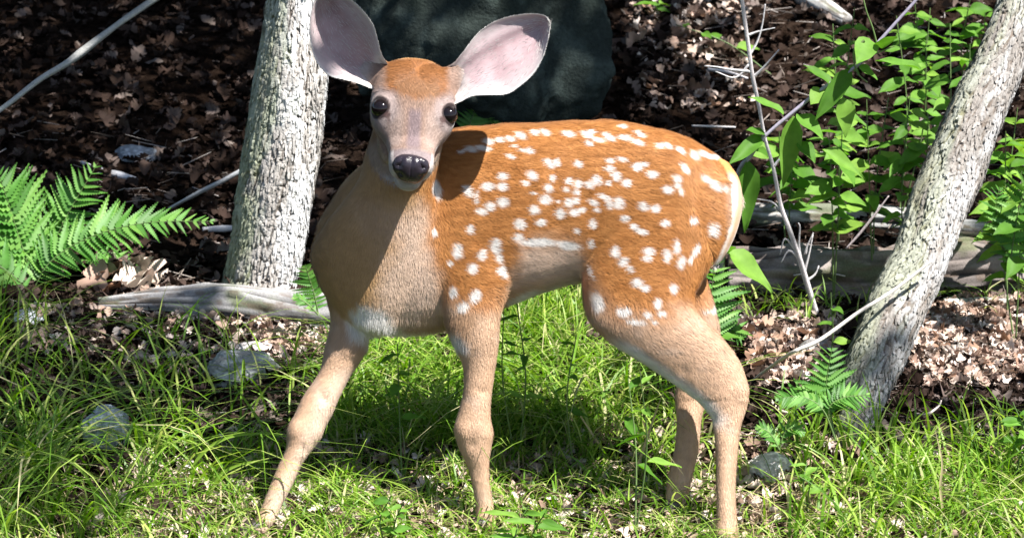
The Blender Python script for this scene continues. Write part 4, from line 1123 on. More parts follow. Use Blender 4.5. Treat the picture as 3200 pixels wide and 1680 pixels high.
seedling(1010, 890, .14, [(1000, 865)], 'small leafy plant seen beneath the breast', 5, (34, 52), OVATE)
seedling(2550, 1100, .12, [(2548, 1010), (2575, 1030)], 'shaded leafy plant at the end of the sunny leaf patch', 7, (40, 60), OVATE)

# ---- ferns: frond > rachis line with toothed pinnae
def pinna_mesh():
    V = [(0, 0, 0)]; Fc = []; nl = 11
    V = []
    for i in range(nl + 1):
        V.append((0, i / nl, -.05 * (i / nl) ** 2))
    for s in (-1, 1):
        for i in range(nl):
            y0, y1 = i / nl, (i + .92) / nl
            w = .5 * (1 - (i / nl) ** 1.5) * (1 if i else .8)
            a = len(V)
            V += [(s * w * .55, y0 + .02, .02), (s * w, y0 + .075, .012), (s * w * .55, y1 + .03, .02)]
            Fc += [(i, i + 1, a + 2, a), (a, a + 2, a + 1)] if s > 0 else [(i, a, a + 2, i + 1), (a, a + 1, a + 2)]
    o = mesh_obj('pinna', V, Fc, M_FERN, link=False)
    return o.data
PINNA = pinna_mesh()
def frond(fern, pts, npair, plen, nrm, ratio=.28, sweep=.45, up_scale=1.0, dn_scale=1.0, droop=.0, start=.1):
    c = catmull(np.asarray(pts, float), 12)
    o, _ = thin_stem('frond', pts, .0016, .0005, M_STEM, fern)
    L = np.linspace(0, 1, len(c)); t = np.gradient(c, axis=0); t /= np.linalg.norm(t, axis=1)[:, None]
    nrm = np.asarray(nrm, float)
    for k in range(npair):
        s = start + (1 - start) * (k + .3) / npair
        p = np.array([np.interp(s, L, c[:, q]) for q in range(3)]); tt = np.array([np.interp(s, L, t[:, q]) for q in range(3)])
        env = math.sin(math.pi * min(1, (s - start) / (1 - start) * .86 + .14)) ** .75
        for sg in (-1, 1):
            side = np.cross(nrm, tt) * sg; side /= np.linalg.norm(side)
            sc = up_scale if sg < 0 else dn_scale
            ln = plen * env * sc * rng.uniform(.78, 1.1)
            if ln < .004: continue
            d_ = side + tt * (sweep + .35 * s) + rng.normal(0, .09, 3) - np.array([0, 0, droop + .08]); d_ /= np.linalg.norm(d_)
            m = orient(p, p + d_ * ln, nrm + rng.normal(0, .26, 3), max(ln * ratio * 1.25, .007))
            q_ = bpy.data.objects.new('pinna', PINNA); C.objects.link(q_); q_.parent = o
            q_.matrix_parent_inverse = Matrix.Identity(4); q_.matrix_basis = m
    return o
def fern(px, py, label, fronds):
    b_ = G(px, py); e = empty('fern', b_.tolist()); tag(e, label, 'fern')
    for f in fronds:
        Y = f['Y']; pts = WY(np.array([p[0] for p in f['p']], float), np.array([p[1] for p in f['p']], float), np.array([Y + (p[2] if len(p) > 2 else 0) for p in f['p']]))
        frond(e, pts, f.get('n', 14), f.get('L', 110) * S, f.get('nrm', -FWD * .45 + np.array([0, 0, .3]) + SUNUP * .6), f.get('r', .28), f.get('sw', .45), f.get('us', 1), f.get('ds', 1), f.get('dr', 0), f.get('st', .1))
    return e
fern(95, 745, 'big bright fern in sun and shade left of the pale tree',
     [dict(Y=.92, p=[(95, 740), (62, 640), (30, 540), (-5, 430)], n=20, L=215, r=.22, sw=.45, us=.8, ds=1.0, st=.16),
      dict(Y=.86, p=[(80, 735), (130, 655), (230, 595), (370, 560), (545, 556)], n=31, L=118, r=.24, sw=.42, us=.85, ds=1.15, dr=.12, st=.08),
      dict(Y=.98, p=[(95, 740), (120, 650), (170, 540), (246, 410)], n=20, L=120, r=.24, sw=.5, st=.2),
      dict(Y=.84, p=[(75, 740), (30, 690), (-40, 650), (-110, 640)], n=12, L=110, r=.26, sw=.4, st=.1),
      dict(Y=.95, p=[(110, 740), (190, 680), (280, 650), (390, 668)], n=16, L=80, r=.26, dr=.3, st=.1)])
fern(1805, 880, 'sunlit fern standing behind the fawn\'s rump', [dict(Y=.30, p=[(1800, 872), (1792, 800), (1790, 735), (1800, 650)], n=13, L=115, r=.26, sw=.12, nrm=-FWD * .5 + SUNUP * .8, st=.05, us=.9, ds=.9),
                                                           dict(Y=.36, p=[(1800, 872), (1830, 840), (1850, 825), (1868, 850)], n=9, L=60, r=.25, st=.2)])
fern(2105, 1110, 'young fern with spreading fronds at the foot of the leaning tree', [dict(Y=.12, p=[(2102, 1105), (2088, 1030), (2078, 970), (2094, 870)], n=15, L=88, r=.26, sw=.3, nrm=-FWD * .5 + SUNUP * .8, st=.3),
                                                                dict(Y=.10, p=[(2102, 1105), (2085, 1030), (2120, 1000), (2188, 992)], n=14, L=64, r=.28, sw=.35, st=.35),
                                                                dict(Y=.09, p=[(2102, 1105), (2070, 1030), (2020, 998), (1950, 1002)], n=14, L=60, r=.28, sw=.35, st=.35)])
fern(795, 790, 'small sunlit fern between the pale tree and the fawn\'s chest', [dict(Y=.62, p=[(800, 790), (792, 745), (780, 705), (768, 665)], n=12, L=62, r=.22, sw=.2, nrm=-FWD, st=.1), dict(Y=.6, p=[(800, 790), (775, 765), (755, 752), (738, 742)], n=8, L=30, r=.3)])
fern(1180, 360, 'small dark fern in the shade behind the fawn\'s ear', [dict(Y=1.5, p=[(1170, 360), (1180, 320), (1190, 290), (1205, 250)], n=11, L=70, r=.2, sw=.3, nrm=-FWD, st=.05), dict(Y=1.5, p=[(1175, 360), (1210, 320), (1240, 305), (1262, 310)], n=8, L=30)])
fern(2540, 690, 'half-hidden fern right of the leaning trunk', [dict(Y=.62, p=[(2540, 680), (2550, 600), (2570, 500), (2600, 430)], n=13, L=90, r=.25, sw=.3, nrm=-FWD, st=.15), dict(Y=.66, p=[(2540, 680), (2520, 600), (2505, 520), (2515, 470)], n=12, L=70, r=.25)])
fern(1975, 1140, 'tiny fern tuft beside the blue-grey stone', [dict(Y=.09, p=[(1960, 1130), (1975, 1085), (2000, 1075), (2025, 1090)], n=9, L=36, r=.3), dict(Y=.08, p=[(1960, 1130), (1945, 1100), (1925, 1080), (1900, 1075)], n=9, L=36, r=.3)])

# ---- image-region helpers for scattering on the ground
def in_poly(px, py, poly): return poly_sd(px, py, poly) > 0
def scatter(poly, n, r=rng):
    poly = np.array(poly, float); lo, hi = poly.min(0), poly.max(0)
    px = r.uniform(lo[0], hi[0], n * 3); py = r.uniform(lo[1], hi[1], n * 3)
    k = in_poly(px, py, poly); px, py = px[k][:n], py[k][:n]
    p = ground_hit(px, py); p[:, 2] = hz(p[:, 0], p[:, 1])
    return p

# ---- fallen leaves
def oak(nl=5, seed=0):
    r = np.random.default_rng(seed); prof = []
    n = nl * 4 + 1
    for i in range(n):
        s = i / (n - 1); env = (math.sin(math.pi * min(1, s * .93 + .05)) ** .8) * .34
        prof.append((s, env * (1 - .42 * (math.cos(s * nl * 2 * math.pi) > .1)) + .015))
    V = []; Fc = []
    for s, w in prof:
        for e in (-1, 0, 1):
            V.append((e * w, s - .5 + abs(e) * .05, 0))
    for i in range(n - 1):
        for j in range(2): Fc.append((i * 3 + j, i * 3 + j + 1, i * 3 + j + 4, i * 3 + j + 3))
    V = np.array(V)
    V[:, 2] = 1.3 * V[:, 0] ** 2 * r.uniform(.5, 3) + .5 * (V[:, 1] ** 2) * r.uniform(-1, 1.6) + .06 * np.sin(V[:, 1] * 9 + r.uniform(0, 6)) + .05 * np.sin(V[:, 0] * 14 + V[:, 1] * 5)
    return V, np.array(Fc)
def plain(seed):
    r = np.random.default_rng(seed); V = []; Fc = []
    n = 7
    for i in range(n):
        s = i / (n - 1); w = math.sin(math.pi * min(1, s * .9 + .06)) ** .8 * r.uniform(.13, .24)
        for e in (-1, 0, 1): V.append((e * w, s - .5, 0))
    for i in range(n - 1):
        for j in range(2): Fc.append((i * 3 + j, i * 3 + j + 1, i * 3 + j + 4, i * 3 + j + 3))
    V = np.array(V); V[:, 2] = 1.4 * V[:, 0] ** 2 * r.uniform(-1, 3) + .8 * V[:, 1] ** 2 * r.uniform(-.6, 1.5) + .05 * np.sin(V[:, 1] * 11 + r.uniform(0, 6))
    return V, np.array(Fc)
SHAPES = [oak(4, 1), plain(2), oak(5, 3), oak(4, 9), plain(5), oak(3, 6), oak(5, 11), plain(8)]
def rotm(n, tilt, r):
    a = r.uniform(0, 2 * math.pi, n); b_ = r.normal(0, tilt, n); c_ = r.normal(0, tilt, n)
    ca, sa, cb, sb, cc, sc = np.cos(a), np.sin(a), np.cos(b_), np.sin(b_), np.cos(c_), np.sin(c_)
    Z = np.zeros(n); O = np.ones(n)
    Rz = np.stack([ca, -sa, Z, sa, ca, Z, Z, Z, O], -1).reshape(-1, 3, 3); Rx = np.stack([O, Z, Z, Z, cb, -sb, Z, sb, cb], -1).reshape(-1, 3, 3); Ry = np.stack([cc, Z, sc, Z, O, Z, -sc, Z, cc], -1).reshape(-1, 3, 3)
    return Rz @ Rx @ Ry
def leaf_cloud(name, pos, size, tilt, mat, r, lift=.004):
    VV, FF, off = [], [], 0
    which = r.integers(0, len(SHAPES), len(pos))
    for k, (sv, sf) in enumerate(SHAPES):
        p = pos[which == k]; n = len(p)
        if not n: continue
        sz = size[which == k]
        R_ = rotm(n, tilt, r)
        V = np.einsum('nij,vj->nvi', R_, sv) * sz[:, None, None] + p[:, None] + np.array([0, 0, 1.0]) * (lift + r.uniform(0, .012, n))[:, None, None]
        m = len(sv); VV.append(V.reshape(-1, 3)); FF.append((sf[None] + (np.arange(n) * m)[:, None, None]).reshape(-1, 4) + off); off += n * m
    return mesh_obj(name, np.vstack(VV), np.vstack(FF).astype(np.int32), mat)
r_ = np.random.default_rng(5)
n_l = 36000
lp = np.stack([r_.uniform(-2.0, 2.1, n_l), .1 + 4.2 * r_.random(n_l) ** 1.25 - .5, np.zeros(n_l)], -1)
pq = toP(np.stack([lp[:, 0], lp[:, 1], hz(lp[:, 0], lp[:, 1])], -1))
keep = (pq[:, 1] < 1010) | (r_.random(n_l) < .45)
lp = lp[keep]; lp[:, 2] = hz(lp[:, 0], lp[:, 1])
lit = leaf_cloud('leaf_litter', lp, r_.uniform(.014, .042, len(lp)), .42, M_LITTER, r_)
tag(lit, 'brown dead leaves carpeting the forest floor', 'leaf litter', kind='stuff')
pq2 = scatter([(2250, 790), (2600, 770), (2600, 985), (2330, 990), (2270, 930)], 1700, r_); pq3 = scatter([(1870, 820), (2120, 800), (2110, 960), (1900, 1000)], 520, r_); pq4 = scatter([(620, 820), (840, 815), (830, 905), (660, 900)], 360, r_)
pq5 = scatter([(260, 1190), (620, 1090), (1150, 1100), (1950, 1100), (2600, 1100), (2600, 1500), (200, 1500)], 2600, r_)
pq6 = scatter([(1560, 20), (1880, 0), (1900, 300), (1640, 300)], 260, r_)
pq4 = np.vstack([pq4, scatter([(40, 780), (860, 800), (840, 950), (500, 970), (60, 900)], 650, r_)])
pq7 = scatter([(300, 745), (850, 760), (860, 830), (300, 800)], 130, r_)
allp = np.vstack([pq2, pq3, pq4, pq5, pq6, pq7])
lit2 = leaf_cloud('leaf_litter', allp, r_.uniform(.009, .027, len(allp)), .6, foliage_mat('bleached_litter', [(0, (.20, .13, .10)), (.35, (.38, .27, .22)), (.75, (.54, .44, .39)), (1, (.62, .56, .53))], .12, .8, True, .15), r_, .008)  # paler copy of the litter; sun brightness is put into its colour
tag(lit2, 'pale dry leaf fragments, coloured brighter for the sunny patches', 'leaf litter', kind='stuff')
crumb = np.vstack([scatter([(-60, 740), (860, 740), (860, 960), (700, 1080), (500, 1180), (-60, 1300)], 3800, r_), scatter([(1860, 760), (2640, 760), (2640, 1200), (1900, 1200)], 3600, r_), scatter([(850, 860), (1760, 800), (1760, 1180), (850, 1180)], 1500, r_)])
lit3 = leaf_cloud('leaf_litter', crumb, r_.uniform(.008, .028, len(crumb)), .5, M_LITTER, r_, .003)
tag(lit3, 'brown crumbled leaf bits on the soil between the grass tufts', 'leaf litter', kind='stuff')
# fine twigs lying about
tn = 1500; tp0 = np.vstack([scatter([(-60, 300), (900, 300), (900, 960), (-60, 1250)], 500, r_), scatter([(1560, 0), (2640, 0), (2640, 1200), (1860, 1200)], 1000, r_)])
ta = r_.uniform(0, 6.28, len(tp0)); tl2 = r_.uniform(.015, .07, len(tp0)); tdir = np.stack([np.cos(ta), np.sin(ta), r_.normal(.05, .18, len(tp0))], -1)
tA = tp0 + [0, 0, .008]; tB = tA + tdir * tl2[:, None]; tB[:, 2] = np.maximum(tB[:, 2] , hz(tB[:, 0], tB[:, 1]) + .006)
tw3 = r_.uniform(.0006, .0016, len(tp0))[:, None]
tv = []
for k3 in range(3):
    of = np.stack([np.cos(ta + 1.57) * math.cos(k3 * 2.094), np.sin(ta + 1.57) * math.cos(k3 * 2.094), np.full(len(ta), math.sin(k3 * 2.094))], -1) * tw3
    tv += [tA + of, tB + of * .5]
tv = np.stack(tv, 1).reshape(-1, 3); tb = (np.arange(len(tp0)) * 6)[:, None]
tf = np.concatenate([tb + np.array([0, 2, 3, 1]), tb + np.array([2, 4, 5, 3]), tb + np.array([4, 0, 1, 5])], 0)
twl = mesh_obj('twig_litter', tv, tf.astype(np.int32), foliage_mat('twig_wood', [(0, (.10, .075, .06)), (.6, (.24, .2, .18)), (1, (.42, .39, .38))], 0, .85, True, .15))
tag(twl, 'fine broken twigs strewn over the forest floor', 'twigs', kind='stuff')
wide = np.stack([r_.uniform(-4, 4, 9000), r_.uniform(-2.2, 6, 9000), np.zeros(9000)], -1)
wide = wide[(wide[:, 1] < -.35) | (np.abs(wide[:, 0]) > 1.9)]; wide[:, 2] = hz(wide[:, 0], wide[:, 1])
lit4 = leaf_cloud('leaf_litter', wide, r_.uniform(.02, .05, len(wide)), .45, M_LITTER, r_)
tag(lit4, 'brown dead leaves of the wider forest floor around the clearing', 'leaf litter', kind='stuff')
DRY = []
for k, (sv, sf) in enumerate(SHAPES):
    DRY.append(mesh_obj('fallen_leaf', sv, sf, M_DRYLEAF, link=False).data)
def fallen(poly, n, size, tilt, label, group, lift=.012):
    for p in scatter(poly, n, r_):
        s_ = r_.uniform(*size)
        o = bpy.data.objects.new('fallen_leaf', DRY[int(r_.integers(0, len(DRY)))]); C.objects.link(o)
        o.location = (p[0], p[1], p[2] + lift); o.rotation_euler = (r_.normal(0, tilt), r_.normal(0, tilt), r_.uniform(0, 6.28)); o.scale = (s_, s_, s_)
        tag(o, label, 'leaf', group)
fallen([(235, 715), (300, 692), (390, 705), (385, 752), (260, 760)], 9, (.05, .085), .5, 'big curled tan leaf in the sunny heap beside the fern', 'curled leaves heaped by the fern', .018)
fallen([(2290, 800), (2590, 790), (2590, 970), (2340, 975)], 60, (.022, .042), .5, 'pinkish dry leaf in the sunny leaf patch right of the leaning tree', 'dry leaves in the sunny patch', .014)
fallen([(1880, 850), (2110, 820), (2100, 930), (1900, 970)], 18, (.03, .05), .4, 'dry leaf on the ground below the leaning stick', 'dry leaves below the leaning stick', .014)
fallen([(1560, 10), (1850, 0), (1900, 280), (1650, 290)], 26, (.03, .055), .45, 'tan fallen leaf on the bank right of the boulder', 'fallen leaves right of the boulder', .014)
fallen([(2300, 1090), (2500, 1080), (2560, 1200), (2350, 1200)], 14, (.03, .05), .45, 'dry leaf in broken shade at the tilted tree\'s foot', 'dry leaves at the tilted tree\'s foot', .014)

# ---- grass
def blades(name, root, height, width, leanlen, mat, r, K=7, az=None, curl=1.0, label=None):
    n = len(root)
    az = r.uniform(0, 2 * math.pi, n) if az is None else az
    s = np.linspace(0, 1, K)[None, :]
    ln = leanlen[:, None] * (s ** 2.0) * height[:, None]
    zz = height[:, None] * (s - .42 * curl * np.clip(leanlen, 0, 1.6)[:, None] * s ** 3)
    dx, dy = np.cos(az)[:, None], np.sin(az)[:, None]
    c = root[:, None, :] + np.stack([dx * ln, dy * ln, zz - .004], -1)
    fa = az + math.pi / 2 + r.normal(0, .7, n)
    w = width[:, None] * np.clip(1.05 - s ** 2.2, .03, 1) * .5
    sd = np.stack([np.cos(fa)[:, None] * w, np.sin(fa)[:, None] * w, 0 * w], -1)
    V = np.stack([c - sd, c + sd], 2).reshape(-1, 3)
    base = (np.arange(n) * K * 2)[:, None] + (np.arange(K - 1) * 2)[None, :]
    Fc = np.stack([base, base + 1, base + 3, base + 2], -1).reshape(-1, 4)
    return mesh_obj(name, V, Fc.astype(np.int32), mat)
rg = np.random.default_rng(12)
def tufts(poly, ntuft, per, sd):
    c = scatter(poly, ntuft, rg); p = np.repeat(c, per, 0); p[:, :2] += rg.normal(0, sd, (len(p), 2)); p[:, 2] = hz(p[:, 0], p[:, 1]); return p
groups = []
FG = [(-60, 1250), (300, 1200), (520, 1130), (760, 1110), (1000, 1130), (1250, 1150), (1700, 1180), (2000, 1200), (2640, 1180), (2640, 1450), (-60, 1450)]
def addg(p, h, w, lean): 
    n = len(p); groups.append((p, rg.uniform(*h, n), rg.uniform(*w, n), rg.uniform(*lean, n)))
addg(scatter(FG, 4800, rg), (.014, .045), (.0014, .0028), (.2, 1.5))
addg(tufts(FG, 230, 10, .014), (.028, .072), (.0016, .0032), (.4, 1.7))
MIDG = [(860, 905), (1150, 900), (1400, 880), (1650, 930), (1760, 1010), (1760, 1180), (1400, 1200), (800, 1130), (820, 1000)]
addg(tufts(MIDG, 120, 11, .013), (.045, .10), (.0016, .0030), (.4, 1.6))
addg(scatter(MIDG, 900, rg), (.03, .08), (.0014, .0028), (.3, 1.4))
LG = [(-60, 1000), (250, 930), (480, 950), (760, 940), (720, 1060), (560, 1150), (200, 1260), (-60, 1330)]
addg(tufts(LG, 60, 8, .014), (.06, .14), (.0016, .0030), (.5, 1.8))
addg(tufts([(-60, 780), (120, 800), (140, 960), (-60, 1050)], 30, 12, .012), (.06, .13), (.0015, .0026), (.4, 1.5))
addg(tufts([(380, 860), (600, 870), (700, 960), (420, 960)], 16, 9, .012), (.06, .11), (.0014, .0026), (.4, 1.5))
RG = [(1880, 1090), (2100, 1130), (2350, 1150), (2640, 1120), (2640, 1320), (1880, 1320)]
addg(tufts([(-40, 1080), (250, 1000), (620, 1010), (640, 1180), (420, 1330), (-40, 1400)], 44, 6, .016), (.10, .19), (.0022, .0034), (1.0, 2.2))
addg(tufts(MIDG, 40, 7, .016), (.09, .15), (.0020, .0032), (.8, 2.0))
addg(tufts([(1900, 1180), (2640, 1150), (2640, 1420), (1900, 1420)], 36, 6, .016), (.07, .13), (.0022, .0034), (.5, 1.6))
addg(tufts(RG, 46, 8, .014), (.04, .115), (.0018, .0034), (.2, 1.3))
addg(tufts([(1260, 770), (1450, 760), (1520, 860), (1480, 920), (1260, 900)], 50, 11, .012), (.04, .09), (.0016, .003), (.2, 1.2))
addg(tufts([(1850, 780), (2200, 760), (2640, 740), (2640, 800), (2200, 830), (1900, 860)], 20, 8, .012), (.03, .07), (.0014, .0024), (.3, 1.5))
addg(scatter([(-900, 1440), (3500, 1440), (3900, 2500), (-1300, 2500)], 7000, rg), (.015, .05), (.0016, .003), (.3, 1.5))
addg(tufts([(2640, 1080), (3500, 1050), (3600, 1480), (2640, 1480)], 70, 9, .014), (.03, .08), (.0016, .003), (.3, 1.5))
addg(tufts([(-1000, 1100), (-60, 1050), (-60, 1480), (-1000, 1480)], 70, 9, .014), (.03, .09), (.0016, .003), (.3, 1.5))
P_ = np.vstack([g[0] for g in groups]); H_ = np.concatenate([g[1] for g in groups]); W_ = np.concatenate([g[2] for g in groups]); L_ = np.concatenate([g[3] for g in groups])
pg = toP(P_); ok = np.ones(len(P_), bool)
for (rx, ry, rw) in ((262, 1080, 85), (590, 930, 120), (68, 800, 60), (1935, 1190, 70)):      # rocks keep their faces clear
    ok &= ~((np.abs(pg[:, 0] - rx) < rw) & (pg[:, 1] > ry - 60) & (pg[:, 1] < ry + 190) & (rg.random(len(P_)) < .86))
ok &= ~((pg[:, 0] < 560) & (pg[:, 1] < 1130) & (pg[:, 0] > 130) & (rg.random(len(P_)) < .35))
P_, H_, W_, L_ = P_[ok], H_[ok], W_[ok], L_[ok]
grass = blades('grass', P_, H_ * 1.35, W_ * 1.5, L_, M_GRASS, rg); tag(grass, 'green grass around the fawn\'s feet', 'grass', kind='stuff')
sp_ = np.vstack([scatter(FG, 3000, rg), scatter(RG, 180, rg), scatter(MIDG, 160, rg)])
straw = blades('dry_grass', sp_, rg.uniform(.018, .06, len(sp_)), rg.uniform(.0014, .0032, len(sp_)), rg.uniform(.1, 2.2, len(sp_)), M_STRAW, rg); tag(straw, 'bleached dry grass stems among the green blades', 'grass', kind='stuff')
# a few tall blades that stand out singly
def lone(pts, w, label, mat=M_GRASS, group=None):
    Ys = float(G(pts[0][0], pts[0][1])[1])
    c = catmull(WY(np.array([p[0] for p in pts], float), np.array([p[1] for p in pts], float), Ys), 8)
    s = np.linspace(0, 1, len(c)); t = np.gradient(c, axis=0); t /= np.linalg.norm(t, axis=1)[:, None]
    sd = np.cross(t, FWD); sd /= np.linalg.norm(sd, axis=1)[:, None]; ww = (w * S * .5 * np.clip(1.02 - s ** 3, .05, 1))[:, None]
    V = np.stack([c - sd * ww, c + FWD * ww * .5, c + sd * ww], 1).reshape(-1, 3)
    Fc = [(i * 3 + j, i * 3 + j + 1, i * 3 + j + 4, i * 3 + j + 3) for i in range(len(c) - 1) for j in range(2)]
    o = mesh_obj('grass_blade', V - c[0], np.array(Fc), mat); o.location = c[0]; tag(o, label, 'grass', group)
for k, (pts, w, mt, lb) in enumerate([
    ([(1590, 1215), (1618, 1130), (1645, 1050), (1668, 985)], 7, M_STRAW, 'straight pale grass stalk beneath the belly before the hind legs'),
    ([(1545, 1180), (1510, 1120), (1470, 1060), (1440, 1010)], 6, M_STRAW, 'pale grass stalk slanting away under the belly'),
    ([(405, 1060), (395, 990), (375, 930), (358, 880)], 9, M_GRASS, 'broad upright grass blade behind the cracked grey rock'),
    ([(690, 1130), (660, 1070), (620, 1010), (590, 970)], 8, M_GRASS, 'stiff yellow-green blade slanting beside the off fore leg'),
    ([(470, 1230), (500, 1150), (570, 1100), (660, 1090), (740, 1100)], 9, M_GRASS, 'long blade arching over towards the off fore leg'),
    ([(520, 1260), (560, 1190), (640, 1160), (760, 1170)], 8, M_GRASS, 'long low blade bowed over the short grass by the off fore leg'),
    ([(250, 1330), (235, 1230), (180, 1160), (90, 1130)], 9, M_GRASS, 'long blade arching away below the cracked grey rock'),
    ([(310, 1260), (285, 1190), (255, 1140), (240, 1110)], 9, M_GRASS, 'short broad blade at the cracked grey rock\'s foot'),
    ([(2050, 1180), (2065, 1120), (2080, 1060), (2075, 1020)], 8, M_GRASS, 'upright blade in front of the small fern'),
    ([(2290, 1330), (2285, 1240), (2288, 1180), (2282, 1110)], 10, M_GRASS, 'tall broad blade in grass near the tilted tree\'s foot'),
    ([(2380, 1330), (2366, 1230), (2370, 1160), (2350, 1070)], 7, M_STRAW, 'tall dry stalk in grass right of the tilted tree\'s foot'),
    ([(2210, 1210), (2260, 1130), (2300, 1060), (2330, 1030)], 7, M_GRASS, 'slanting blade crossing the dark leaves at the tilted tree\'s foot')]):
    lone(pts, w, lb, mt)

# ================================================================== CROWNS OVERHEAD (out of the picture, leaves laid out to cast the wanted shade)
e1 = np.cross(SUN, [0, 0, 1.0]); e1 /= np.linalg.norm(e1); e2 = np.cross(e1, SUN)
CELL = .025; NG = 360
def sunplane(w): 
    w = np.asarray(w, float); return np.stack([np.floor((w @ e1) / CELL).astype(int) + NG // 2, np.floor((w @ e2) / CELL).astype(int) + NG // 2], -1)
shade = np.zeros((NG, NG), bool); litm = np.zeros((NG, NG), bool)
gpx, gpy = np.meshgrid(np.arange(-900, 3500, 18), np.arange(-650, 1330, 9)); gpx, gpy = gpx.ravel().astype(float), gpy.ravel().astype(float)
gp = ground_hit(gpx, gpy)
LITG = [[(330, 1400), (430, 1180), (560, 1100), (780, 1030), (960, 880), (1240, 750), (1500, 730), (1780, 850), (1900, 1010), (1960, 1120), (2200, 1140), (2420, 1190), (2700, 1190), (3600, 1200), (3600, 1400)],
        [(2270, 790), (2420, 770), (2900, 760), (2900, 960), (2320, 985)], [(1850, 860), (1970, 830), (2010, 880), (1960, 960), (1880, 1000)],
        [(600, 790), (850, 790), (850, 905), (700, 900), (640, 850)], [(225, 700), (390, 690), (400, 760), (250, 765)]]
lg = np.zeros(len(gpx), bool)
for pl in LITG: lg |= in_poly(gpx, gpy, pl)
dap = (fbm(np.stack([gp[:, 0] * 7, gp[:, 1] * 5, np.zeros(len(gp))], -1), 3, 77) > .54) & in_poly(gpx, gpy, [(1560, 0), (1800, 60), (1880, 330), (1950, 480), (2250, 600), (2700, 560), (2900, -100), (2100, -100)])
lg |= dap
# soft flecks inside the bright grass, as leaves stir overhead
def mark(m, pts):
    ij = sunplane(pts); k = (ij >= 0).all(1) & (ij < NG).all(1); m[ij[k, 0], ij[k, 1]] = True
mark(shade, gp[~lg]); 
for zz in (.15, .35, .6):     # whatever stands on the shaded bank is shaded too
    q = gp[(~lg) & (gpy < 640)] + np.array([0, 0, zz]); mark(shade, q)
def dilate(m, k=1):
    for _ in range(k):
        c = m.copy(); c[1:] |= m[:-1]; c[:-1] |= m[1:]; c[:, 1:] |= m[:, :-1]; c[:, :-1] |= m[:, 1:]; m = c
    return m
mark(litm, gp[lg])
for o in tree_r.children:       # ground in the lee of the leaning trunk's foot needs no light of its own
    if o.name.startswith('trunk'):
        n0 = len(o.data.vertices); a0 = np.empty(n0 * 3, np.float32); o.data.vertices.foreach_get('co', a0); a0 = a0.reshape(-1, 3)[::3]
        pp0 = toP(a0); low = np.zeros_like(litm); mark(low, a0[pp0[:, 1] > 720 + (pp0[:, 0] - 2250) * .55]); litm &= ~dilate(low, 2)
mark(shade, np.vstack([WY(np.linspace(850, 1560, 60), np.full(60, float(q)), 1.75) for q in range(-420, 330, 12)]))
def sample_obj(o, step=1):
    n = len(o.data.vertices); a = np.empty(n * 3, np.float32); o.data.vertices.foreach_get('co', a); a = a.reshape(-1, 3)[::step]
    mw = np.array(o.matrix_world); return a @ mw[:3, :3].T + mw[:3, 3]
bpy.context.view_layer.update()
mark(litm, sample_obj(body, 6))
for o in bpy.data.objects:
    if o.name.startswith('ear') and o.type == 'MESH':
        w = sample_obj(o, 3); pp = toP(w); mark(litm, w[pp[:, 0] > 1000]); mark(shade, w[(pp[:, 0] < 1000) & (pp[:, 1] < 175)])
for o in tree_l.children:
    if o.name.startswith('trunk'):
        w = sample_obj(o, 4); k = w[:, 1] < w[:, 1].mean() + .01; mark(litm, w[k])
for o in tree_r.children:
    if o.name.startswith('trunk'):
        w = sample_obj(o, 4); pp = toP(w); up_ = pp[:, 1] < 690 + (pp[:, 0] - 2250) * .55; mark(litm, w[up_]); mark(shade, w[~up_])
for o in bpy.data.objects:
    if o.type != 'MESH' or not o.parent: continue
    top = o.parent.parent or o.parent
    nm = top.get('label', '')
    if o.name.startswith('pinna'):
        w = np.array(o.matrix_world.translation); pp = toP(w)
        if 'dark' in nm: continue
        if 'big bright' in nm and (pp[0] > 330 or pp[1] > 640 or rng.random() < .12): continue
        mark(litm, sample_obj(o, 3))
    if o.name.startswith('leaf') and (top.name.startswith('bramble') or (top.name.startswith('seedling') and rng.random() < .8)):
        mark(litm, sample_obj(o, 6))
shade = dilate(shade, 2)
solid = shade & ~dilate(litm, 2)
ij = np.argwhere(solid)
rc = np.random.default_rng(3)
reps = 1
ij = ij[rc.random(len(ij)) < .85]
uv = (ij - NG // 2 + rc.random(ij.shape)) * CELL
pos = uv[:, :1] * e1 + uv[:, 1:] * e2
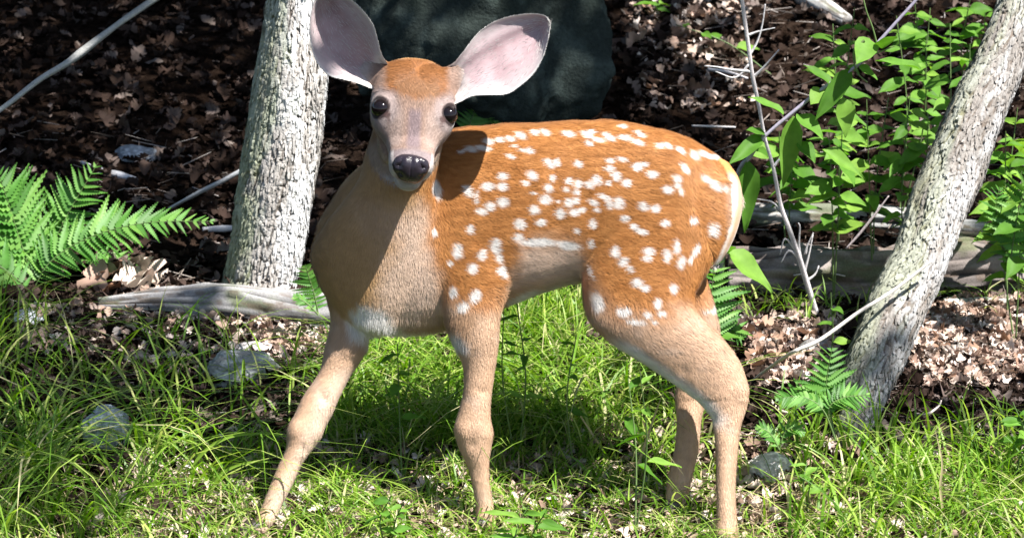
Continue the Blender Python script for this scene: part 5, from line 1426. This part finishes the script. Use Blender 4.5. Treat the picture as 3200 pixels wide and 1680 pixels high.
# climb back along the light to the crowns' height
z_t = rc.uniform(2.5, 4.2, len(pos)) + .25 * pos[:, 0]
tt_ = (z_t - pos[:, 2]) / SUN[2]
pos = pos + tt_[:, None] * SUN
def crown(name, pos, parent, r):
    n = len(pos); R_ = rotm(n, .55, r); s_ = r.uniform(.045, .065, n) * np.where(np.arange(n) > n - len(up2) * .5, 1.8, 1)
    sv = np.array([(0, -.5, 0), (.36, -.1, .08), (.28, .25, .05), (0, .55, -.05), (-.28, .25, .05), (-.36, -.1, .08)]); sf = np.array([(0, 1, 2, 3), (0, 3, 4, 5)])
    V = np.einsum('nij,vj->nvi', R_, sv) * s_[:, None, None] + pos[:, None]
    o = mesh_obj(name, V.reshape(-1, 3), (sf[None] + (np.arange(n) * 6)[:, None, None]).reshape(-1, 4).astype(np.int32), M_CANOPY)
    put(o, parent); return o
M_BARK_PLAIN, nt, b, out = new_mat('limb_bark'); b.inputs['Base Color'].default_value = (.12, .10, .085, 1); b.inputs['Roughness'].default_value = .9
# upper storey over the bank behind, closed against the sky but clear of the sun's path
n2 = 42000
up2 = np.stack([rc.uniform(-6.5, 5.5, n2), rc.uniform(.7, 8, n2), rc.uniform(3.0, 4.6, n2)], -1)
iu = np.clip(sunplane(up2), 0, NG - 1); up2 = up2[~dilate(litm, 2)[iu[:, 0], iu[:, 1]]]
pos = np.vstack([pos, up2])
right_ = pos[:, 0] > 1.1
crown('crown', pos[~right_], tree_l, rc); crown('crown', pos[right_], tree_r, rc)
for tr, top_pts, pp in ((tree_l, np.array(up_l), pos[~right_]), (tree_r, np.array(up_r), pos[right_])):
    for k in range(10):
        st = top_pts[min(len(top_pts) - 2, 3 + k % 5)]
        for att in range(40):
            tgt = pp[rc.integers(0, len(pp))]; mid = (st + tgt) / 2 + np.array([0, 0, .25])
            iq = np.clip(sunplane(catmull(np.array([st, mid, tgt]), 12)), 0, NG - 1)
            if not dilate(litm, 1)[iq[:, 0], iq[:, 1]].any(): break
        else: continue
        thin_stem('limb', [st, mid, tgt], .022, .006, M_BARK_PLAIN, tr, 7)
